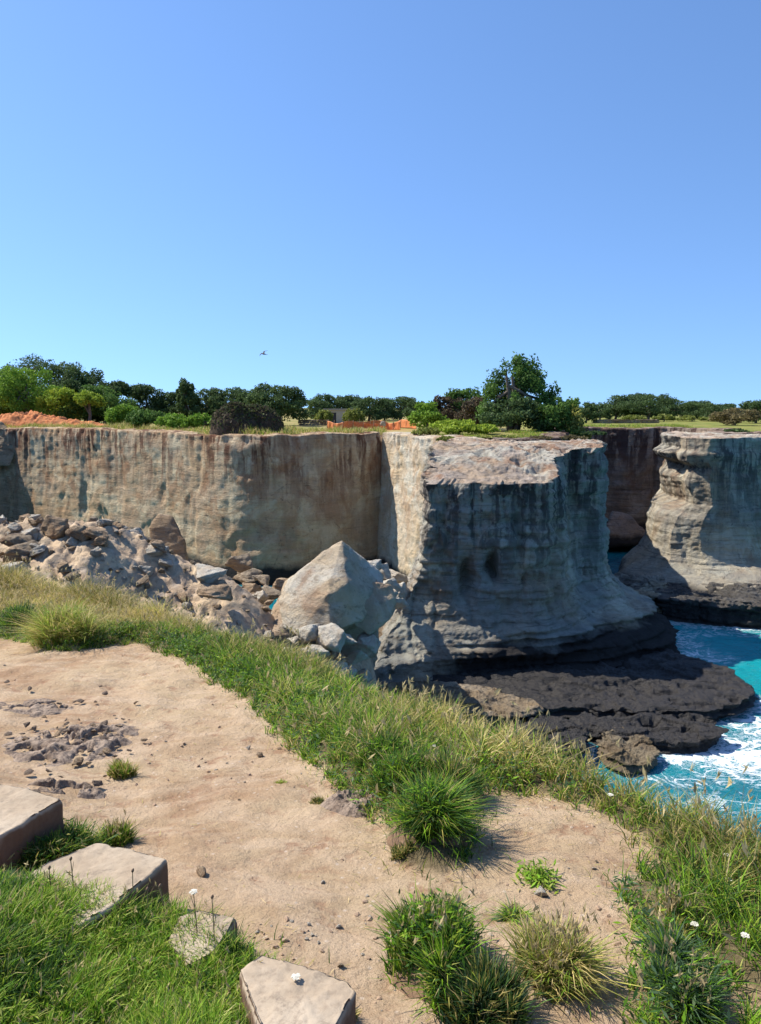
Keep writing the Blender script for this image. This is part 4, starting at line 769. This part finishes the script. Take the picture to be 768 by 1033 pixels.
# leafy herbs mixed into the strip
def leafy(P, rng, pal, size=.03, per=10, h=.12):
    n = len(P); k = np.repeat(np.arange(n), per); c = P[k]+rng.normal(size=(n*per, 3))*[.035, .035, 0]; c[:, 2] += rng.uniform(.15, 1, n*per)*h
    a = rng.normal(size=(n*per, 3)); a[:, 2] *= .5; a /= np.linalg.norm(a, axis=1)[:, None]; b = np.cross(a, rng.normal(size=(n*per, 3))*.4+[0, 0, 1]); b /= np.linalg.norm(b, axis=1)[:, None]; s = size*rng.uniform(.5, 1.3, (n*per, 1))
    V = np.stack([c-a*s, c+b*s*.24, c+a*s, c-b*s*.24], 1).reshape(-1, 3); C = pick(pal, [1]*len(pal), n*per, rng)
    return (V, np.arange(len(V)).reshape(-1, 4), np.zeros((0, 3), int), np.repeat(C, 4, 0))
m1 = (pdq < .55) & (q[:, 0] < 1.); ii = rng.choice(np.flatnonzero(m1), 2600); L1 = [leafy(P[ii], rng, ['deep', 'green', 'blue'], .017, 10, .12)]
struct(mkgrass('undergrowth', L1), 'stuff', 'dark leafy weeds along the inner edge of the grass')
# bottom-left meadow
BL = [nz(*p)[:2] for p in [(-160, 895), (0, 905), (60, 915), (130, 925), (175, 935), (215, 962), (250, 985), (300, 1012), (340, 1050), (300, 1200), (-100, 1200)]]
q = clumpify(scatter(BL, 85000, rng), rng, .08); P = onground(q, -.01); k1 = fbm(q[:, 0]*2.5, q[:, 1]*2.5, 0, 3, 54)
hg = (.05+.065*np.clip(.5+k1, 0, 1))*rng.uniform(.5, 1.4, len(q)); G2 = [blades(P, hg, np.full(len(q), .0042), np.full(len(q), .7), np.where(fbm(q[:, 0]*3, q[:, 1]*3, 0, 3, 59)[:, None]+rng.normal(size=(len(q), 1))*.12 > .12, pick(['deep', 'green', 'dry'], [4, 2, .3], len(q), rng), pick(['green', 'lime', 'dry'], [4, 4, .45], len(q), rng)), rng)]
ii = rng.choice(len(q), 260); G2 += heads(P[ii], hg[ii]+.05, rng, (.45, .36, .17), .012); ii = rng.choice(len(q), 900); G2.append(leafy(P[ii], rng, ['green', 'lime', 'deep'], .010, 8, .06))
struct(mkgrass('grass', G2), 'stuff', 'fresh green grass in the near left corner')
# far cliff-top grass fringe
def fringe(pts, n, h, wd, names, wts, label, spread=3.5):
    Q = resample(chaikin(pts, 1), 400); k = rng.integers(0, 400, n); q = Q[k]+rng.normal(size=(n, 2))*[.4, .4]; q[:, 1] += rng.uniform(.4, spread, n); P = onground(q, 0); P = P[P[:, 2] > 14]
    n = len(P); k3 = np.clip(.6+fbm(P[:, 0]*.4, P[:, 1]*.4, 0, 2, 58), .15, 1.4); return struct(mkgrass('grass', [blades(P, h*k3*rng.uniform(.5, 1.3, n), np.full(n, wd), np.full(n, .5), pick(names, wts, n, rng), rng)]), 'stuff', label)
fringe([MAIN[k] for k in range(6, 14)], 34000, .8, .05, ['dry', 'olive', 'green'], [4, 2, 2], 'dry grass along the top of the pale cliff', 12)
fringe([(14, 70.5), (20, 84), (24, 103), (30, 112), (41, 112), (44.5, 101), (37, 92)], 16000, .4, .06, ['olive', 'green', 'lime'], [3, 2, 3], 'low green grass along the rim of the right meadow', 16)
fringe([(30, 84), (36, 83), (44, 86)], 3000, .35, .05, ['olive', 'green', 'lime'], [3, 2, 3], 'low green grass behind the ragged stack', 12)
fringe([(5.5, 70), (10, 71), (17, 72)], 5000, .3, .05, ['olive', 'lime'], [3, 3], 'short grass behind the big stack', 9)
# ------------------------------------------------------------------ separate tufts
def tuft(name, px, py, rpx, hgt, pals, wts, n, label, cat='grass tuft', lean=.5, wd=.0055, ry=None, headn=0, leafn=0, hump=.0):
    c = gp(px, py); r = rpx/F*c[1]*1.02; ry = r*.7 if ry is None else ry; K = 13; ka = rng.uniform(0, 6.28, K); kt = np.sqrt(rng.uniform(0, 1, K))*.78; kh = rng.uniform(.6, 1.15, K); kd = rng.normal(size=(K, 2))*.25
    k = rng.integers(0, K, n); a = rng.uniform(0, 6.28, n); t0 = np.abs(rng.normal(size=n))*.2; ux = np.cos(ka[k])*kt[k]+np.cos(a)*t0*.8; uy = np.sin(ka[k])*kt[k]+np.sin(a)*t0; t = np.minimum(np.hypot(ux, uy), 1.1)
    q = np.stack([c[0]+ux*r*.72, c[1]+uy*ry*.8], 1); P = onground(q, -.01); P[:, 2] += hump*np.clip(1-t**2, 0, 1)
    d = np.stack([np.cos(a)*t0*1.6+ux*.35, np.sin(a)*t0*1.6+uy*.35], 1)+kd[k]; h = hgt*kh[k]*rng.uniform(.35, 1.2, n)*(1-.3*np.clip(t, 0, 1)**2)
    lowb = rng.uniform(0, 1, n) < .3; h[lowb] *= .5
    L = [blades(P, h, np.full(n, wd), np.full(n, lean), pick(pals, wts, n, rng)*np.clip(.75+.5*rng.uniform(size=K), .7, 1.3)[k][:, None], rng, ldir=d)]
    if headn: i = rng.choice(n, headn); L += heads(P[i], h[i]+.06, rng, (.42, .33, .17), .016)
    if leafn: i = rng.choice(n, leafn//2); L.append(leafy(P[i], rng, pals[:2], .016, 8, hgt*.8))
    o = mkgrass(name, L, loc=c); o.location = c
    if hump > 0:
        th = np.linspace(0, 2*math.pi, 48, False); R = []
        for i in range(10):
            rr_ = 1-i/9; x = np.cos(th)*r*.85*rr_; y = np.sin(th)*ry*.85*rr_; R.append(np.stack([x, y, hump*(1-rr_**2)*np.ones(48)+.012*fbm((x+c[0])*12, (y+c[1])*12, 0, 3, 3)-.04*(i == 0)-.012], 1))
        mk('root_soil', np.stack(R), gridf(10, 48, True), M['soil'], o)
    return tag(o, label, cat)
m = N('dark_soil'); a = m.noise(sc=25, det=7, rough=.7); M['soil'] = m.fin(m.mix(a, (.14, .085, .05), (.30, .20, .13)), .95, .1); m.bump(a, .8, .02)
tuft('grass_tuft', 434, 838, 54, .19, ['deep', 'green', 'olive'], [4, 3, 1], 7500, 'dark green tuft hanging over the path where the grass strip juts forward', leafn=300, hump=.06, lean=.9)
tuft('grass_tuft', 405, 800, 52, .19, ['deep', 'green', 'olive'], [3, 3, 1.5], 5600, 'dense green tuft at the end of the grass strip above the eroded bank', leafn=250, hump=.05)
tuft('grass_tuft', 452, 800, 50, .20, ['deep', 'green', 'olive', 'dry'], [4, 2, 2, .6], 5200, 'tall dark tuft where the grass strip meets the right branch of the path', hump=.04, headn=60)
tuft('grass_tuft', 385, 770, 46, .18, ['deep', 'green'], [4, 2], 4800, 'dark leafy tuft over the left side of the eroded bank', leafn=500)
tuft('grass_tuft', 442, 978, 66, .18, ['deep', 'green', 'lime', 'dry'], [3, 4, 1.6, .5], 11000, 'large green tuft in the middle of the path at the bottom', leafn=350, headn=80, hump=.06, ry=.20)
tuft('grass_tuft', 490, 1022, 66, .13, ['deep', 'blue', 'olive'], [3, 1, 2], 5000, 'dark grass tuft spreading below the large green tuft', hump=.03)
tuft('grass_tuft', 556, 985, 54, .16, ['dry', 'lime', 'olive'], [3, 3, 3], 5200, 'straw yellow tuft right of the large green tuft', headn=120, hump=.03, lean=.8, ry=.14)
tuft('grass_tuft', 684, 995, 54, .13, ['blue', 'deep', 'green'], [4, 2, 2], 6500, 'grey green tuft on the right beside the sandy gap', headn=40, lean=.8, hump=.03, ry=.18)
tuft('grass_tuft', 672, 925, 32, .07, ['olive', 'dry', 'green'], [3, 3, 2], 2600, 'short olive tuft above the grey green one', headn=60, ry=.2)
tuft('grass_tuft', 405, 862, 18, .07, ['olive', 'dry', 'deep'], [3, 2, 2], 1100, 'low withered tuft at the left foot of the dark overhanging tuft')
tuft('grass_tuft', 541, 886, 15, .05, ['green', 'lime', 'deep'], [3, 2, 2], 1100, 'small bright green tuft on the bare path', leafn=100)
tuft('grass_tuft', 520, 925, 22, .05, ['green', 'olive', 'blue'], [3, 2, 2], 1000, 'flat little tuft just above the straw yellow one', lean=1.4)
tuft('grass_tuft', 125, 782, 20, .12, ['olive', 'green', 'dry'], [3, 2, 2], 1400, 'small olive tuft behind the pitted grey outcrop')
tuft('grass_tuft', 320, 810, 12, .05, ['olive', 'deep', 'dry'], [3, 2, 1], 600, 'tiny dark tuft near the eroded bank')
tuft('grass_tuft', 283, 790, 12, .03, ['lime', 'dry'], [3, 1], 450, 'tiny pale green tuft in the middle of the path')
tuft('grass_tuft', 60, 862, 60, .14, ['deep', 'olive', 'green'], [4, 2, 2], 6500, 'shaded grass filling the hollow between the two upper stone steps', leafn=300, ry=.22)
tuft('grass_tuft', 115, 852, 28, .11, ['olive', 'green', 'deep'], [3, 2, 2], 2200, 'grass at the right end of the hollow between the upper steps', headn=20)
tuft('grass_tuft', 65, 645, 42, .42, ['olive', 'lime', 'dry'], [3, 3, 2], 5500, 'bushy yellow olive plant at the left end of the grass strip', 'plant', lean=.9, wd=.008, leafn=500)
tuft('grass_tuft', 20, 636, 24, .34, ['deep', 'green', 'blue'], [3, 2, 2], 2600, 'dark green plant at the far left of the grass strip', 'plant', wd=.008, leafn=500)
tuft('grass_tuft', 235, 965, 26, .06, ['olive', 'green'], [2, 2], 900, 'weedy tuft between the third and fourth step')
tuft('grass_tuft', 352, 1028, 16, .06, ['olive', 'dry'], [2, 2], 500, 'thin tuft right of the lowest step')
# ------------------------------------------------------------------ stone steps
def slab(pxs, dropz, th, label, seed):
    P = np.array([Gz(a, b, EYE-dropz)[:2] for a, b in pxs]); z = EYE-dropz
    if np.sum((P[:, 0]*np.roll(P[:, 1], -1)-np.roll(P[:, 0], -1)*P[:, 1])) < 0: P = P[::-1]
    c = P.mean(0); n = 260; A = resample(chaikin(np.repeat(P, 3, 0)+0, 1, True) if False else P, n, True)
    A = np.stack([np.convolve(np.pad(A[:, k], 1, 'wrap'), np.ones(3)/3, 'valid') for k in (0, 1)], 1)
    R = []
    for zz, ins in [(-th-.15, 0), (-th, 0), (-th*.75, 0), (-th*.5, 0), (-th*.25, 0), (-.02, 0), (-.006, .003), (0, .010)]+[(0, None)]*26:
        R.append((zz, ins))
    V = []; k = 0
    for zz, ins in R:
        if ins is None: k += 1; q = c+(A-c)*(1-(k/26)*.999); z_ = z+.016*fbm(q[:, 0]*4, q[:, 1]*4, 0, 5, seed)-.016*fbm(A[:, 0]*4, A[:, 1]*4, 0, 5, seed)*(1-k/26)+.003*fbm(q[:, 0]*30, q[:, 1]*30, 0, 2, seed)
        else:
            d = (A-c)/np.linalg.norm(A-c, axis=1)[:, None]; jj = .014*fbm(A[:, 0]*13, A[:, 1]*13, zz*10+A[:, 0]*0, 4, seed+1, g=.6); q = A-d*ins+d*jj[:, None]; z_ = z+zz+0*q[:, 0]+(.004*fbm(q[:, 0]*9, q[:, 1]*9, 0, 3, seed) if zz > -.03 else 0)
        V.append(np.column_stack([q-c, z_-z]))
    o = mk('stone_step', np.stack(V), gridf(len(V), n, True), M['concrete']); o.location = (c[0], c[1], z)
    bm = bmesh.new(); bm.from_mesh(o.data); bmesh.ops.recalc_face_normals(bm, faces=bm.faces); bm.to_mesh(o.data); bm.free()
    return tag(o, label, 'step', 'stone steps beside the path')
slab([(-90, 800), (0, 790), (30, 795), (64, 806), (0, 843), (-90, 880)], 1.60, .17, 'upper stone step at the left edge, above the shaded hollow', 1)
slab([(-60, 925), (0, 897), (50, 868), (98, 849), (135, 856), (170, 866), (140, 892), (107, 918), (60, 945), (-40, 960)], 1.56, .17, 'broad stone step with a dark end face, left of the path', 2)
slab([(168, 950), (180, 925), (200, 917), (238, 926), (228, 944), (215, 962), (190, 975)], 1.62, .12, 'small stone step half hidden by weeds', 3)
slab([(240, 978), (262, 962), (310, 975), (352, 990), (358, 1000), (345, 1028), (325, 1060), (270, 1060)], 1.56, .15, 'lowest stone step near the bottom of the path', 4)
m = N('pebble_stone'); a = m.noise(sc=60, det=5); M['pebble'] = m.fin(m.mix(a, (.22, .14, .09), (.46, .34, .24)), .95, .1)
# ------------------------------------------------------------------ pitted outcrop and small stones
def outcrop(px, py, rx, ry, hgt, label, seed):
    c = gp(px, py); x = np.linspace(-rx*1.2, rx*1.2, 190); y = np.linspace(-ry*1.2, ry*1.2, 170); A, B = np.meshgrid(x, y); XX, YY = A+c[0], B+c[1]
    rr_ = np.hypot(A/rx, B/ry)+.35*fbm(XX*3.5, YY*3.5, 0, 4, seed); env = 1-sstep(rr_, .35, 1.05)
    h = env*(.45+.55*fbm(XX*6, YY*6, 0, 5, seed+2, g=.6, ridge=True))*hgt*1.4; pit = np.clip(fbm(XX*11, YY*11, 0, 3, seed+5)-.02, 0, 1)*.16*env; zz = ground_at(XX, YY)+h-pit-.012-.03*(env < .02)
    o = mk('rock_outcrop', np.stack([A, B, zz-c[2]], -1), gridf(170, 190), M['pitted']); o.location = c; return tag(o, label, 'rock outcrop')
m = N('pitted_rock'); a = m.noise(sc=9, det=8, rough=.7); b_ = m.noise(sc=28, det=6, rough=.7); c = m.mix(m.ramp(a, [(.35, 0), (.62, 1)]), (.20, .145, .105), (.40, .31, .235)); c = m.mix(m.ramp(b_, [(.38, .8), (.5, 0)]), c, (.09, .07, .06)); m.bump(b_, .8, .02, m.bump(a, .7, .04)); M['pitted'] = m.fin(c, .95, .15)
outcrop(80, 752, .46, .46, .055, 'pitted grey rock outcrop in the path at left', 5); outcrop(25, 712, .40, .26, .04, 'flat grey rock outcrop above the pitted one', 9); outcrop(75, 797, .24, .10, .05, 'brown crumbly outcrop beside the upper step', 13)
outcrop(372, 812, .22, .16, .07, 'eroded brown soil bank below the dense green tuft', 17)
for k, (px, py, s, mt, lab) in enumerate([(204, 882, .032, 'tan', 'small sharp stone beside the broad step'), (262, 763, .035, 'tan', 'brown stone lying in the middle of the path'), (250, 756, .028, 'boulder', 'pale stone beside the brown stone on the path'), (282, 756, .022, 'tan', 'little brown stone right of the other two on the path'),
   (601, 870, .012, 'grey_rock', 'tiny dark pebble on the right branch of the path'), (242, 808, .012, 'grey_rock', 'tiny dark pebble below the middle of the path'), (547, 902, .035, 'boulder', 'pale stone under the small bright tuft'), (355, 812, .05, 'boulder', 'pale stone in the eroded bank'), (344, 975, .014, 'grey_rock', 'tiny dark pebble above the lowest step'), (375, 793, .05, 'tan', 'brown stone in the eroded bank under the grass')]):
    p = gp(px, py); rock('stone', (p[0], p[1], p[2]+s*.25), s, 700+k, M[mt], lab, 'stone')
for k in range(240):
    px, py = rr.choice([(rr.uniform(0, 360), rr.uniform(670, 880)), (rr.gauss(240, 60), rr.gauss(760, 25)), (rr.gauss(60, 45), rr.gauss(730, 30)), (rr.uniform(250, 400), rr.uniform(860, 1030)), (rr.gauss(290, 18), rr.gauss(945, 10)), (rr.uniform(480, 640), rr.uniform(820, 1000)), (rr.gauss(380, 12), rr.gauss(960, 40)), (rr.gauss(590, 20), rr.gauss(960, 25))])
    p = gp(px, py)
    if not inpoly(np.array([p[0]]), np.array([p[1]]), pathw)[0]: continue
    s = rr.choice([.004, .005, .006, .008, .011, .015]); rock('pebble', (p[0], p[1], p[2]+s*.2), s, 900+k, M[rr.choice(['pebble', 'pebble', 'boulder'])], 'small loose pebble lying on the sandy path', 'pebble', 'pebbles on the path')
for k in range(90):
    px, py = rr.gauss(75, 38), rr.gauss(748, 26); p = gp(px, py); s = rr.choice([.015, .02, .028, .038]); rock('shard', (p[0], p[1], p[2]+s*.35+.012), s, 1400+k, M[rr.choice(['pitted', 'pitted', 'tan'])], 'weathered grey brown rock shard on the pitted outcrop', 'stone', 'shards on the pitted outcrop', .55)
# ------------------------------------------------------------------ wild flowers / dry stalks
def stalk(px, py, hpx, label, kind, group, seed):
    r = random.Random(seed); c = gp(px, py); d = c[1]*1.15; H = hpx/F*d; e = empty('wildflower', c, label, 'wildflower', group)
    bx, by = r.uniform(-.12, .12)*H, r.uniform(-.1, .1)*H
    parts = [tube([[0, 0, -.01], [bx*.3, by*.3, H*.5], [bx, by, H]], [.0022, .0018, .0014], 6)]
    for k in range(r.randrange(1, 4)):
        t = r.uniform(.4, .8); a = r.uniform(0, 6.28); parts.append(tube([[bx*t, by*t, H*t], [bx*t+math.cos(a)*.02, by*t+math.sin(a)*.02, H*t+.03]], [.0014, .0008], 5))
    v, f = join(parts); mk('stem', v, f, M['stem'], e)
    if kind == 'umbel':
        n = 60; rg = np.random.default_rng(seed); a = rg.uniform(0, 6.28, n); t = np.sqrt(rg.uniform(0, 1, n))*.012; p = np.stack([bx+t*np.cos(a), by+t*np.sin(a), H+.008-t*.2+rg.uniform(-.001, .001, n)], 1)
        V = []; 
        for w_ in range(4): V.append(p+np.stack([.0035*np.cos(a+w_*1.57), .0035*np.sin(a+w_*1.57), 0*a+.001*(w_ % 2)], 1))
        V = np.stack(V, 1).reshape(-1, 3); mk('blossom', V, np.arange(len(V)).reshape(-1, 4), M['petal'], e, smooth=False)
    else:
        v, f = tube([[bx, by, H-.004], [bx, by, H+.002], [bx+.002, by, H+.007], [bx+.003, by, H+.011]], [.0015, .005, .0042, .0012], 9); mk('seed_head', v, f, M['seed'], e)
    return e
S_ = [(135, 925, 44, 'seed', 'brown headed flower stalk standing before the end of the broad step'), (200, 960, 62, 'umbel', 'pale flower stalk in front of the small step'), (150, 935, 40, 'seed', 'dry stalk right of the brown headed one'), (168, 940, 45, 'seed', 'dry stalk between the broad and the small step'),
      (217, 965, 60, 'seed', 'dark headed stalk right of the pale flower stalk'), (302, 1033, 48, 'umbel', 'pale umbel flower over the lowest step'), (345, 1035, 36, 'seed', 'leaning dark headed stalk at the right of the lowest step'), (75, 905, 38, 'seed', 'thin dry stalk in front of the broad step'), (52, 905, 30, 'seed', 'short thin dry stalk at the left in front of the broad step')]
for k, (px, py, hp, kd, lab) in enumerate(S_): stalk(px, py, hp, lab, kd, None, 40+k)
stalk(752, 975, 30, 'white umbel flower in the grass at the right edge', 'umbel', None, 71)
for k, (px, py) in enumerate([(735, 905), (733, 880), (440, 770), (700, 950), (615, 720+100)]): stalk(px, py, 16, 'small white umbel flower in the grass strip', 'umbel', 'white flowers in the grass strip', 80+k)
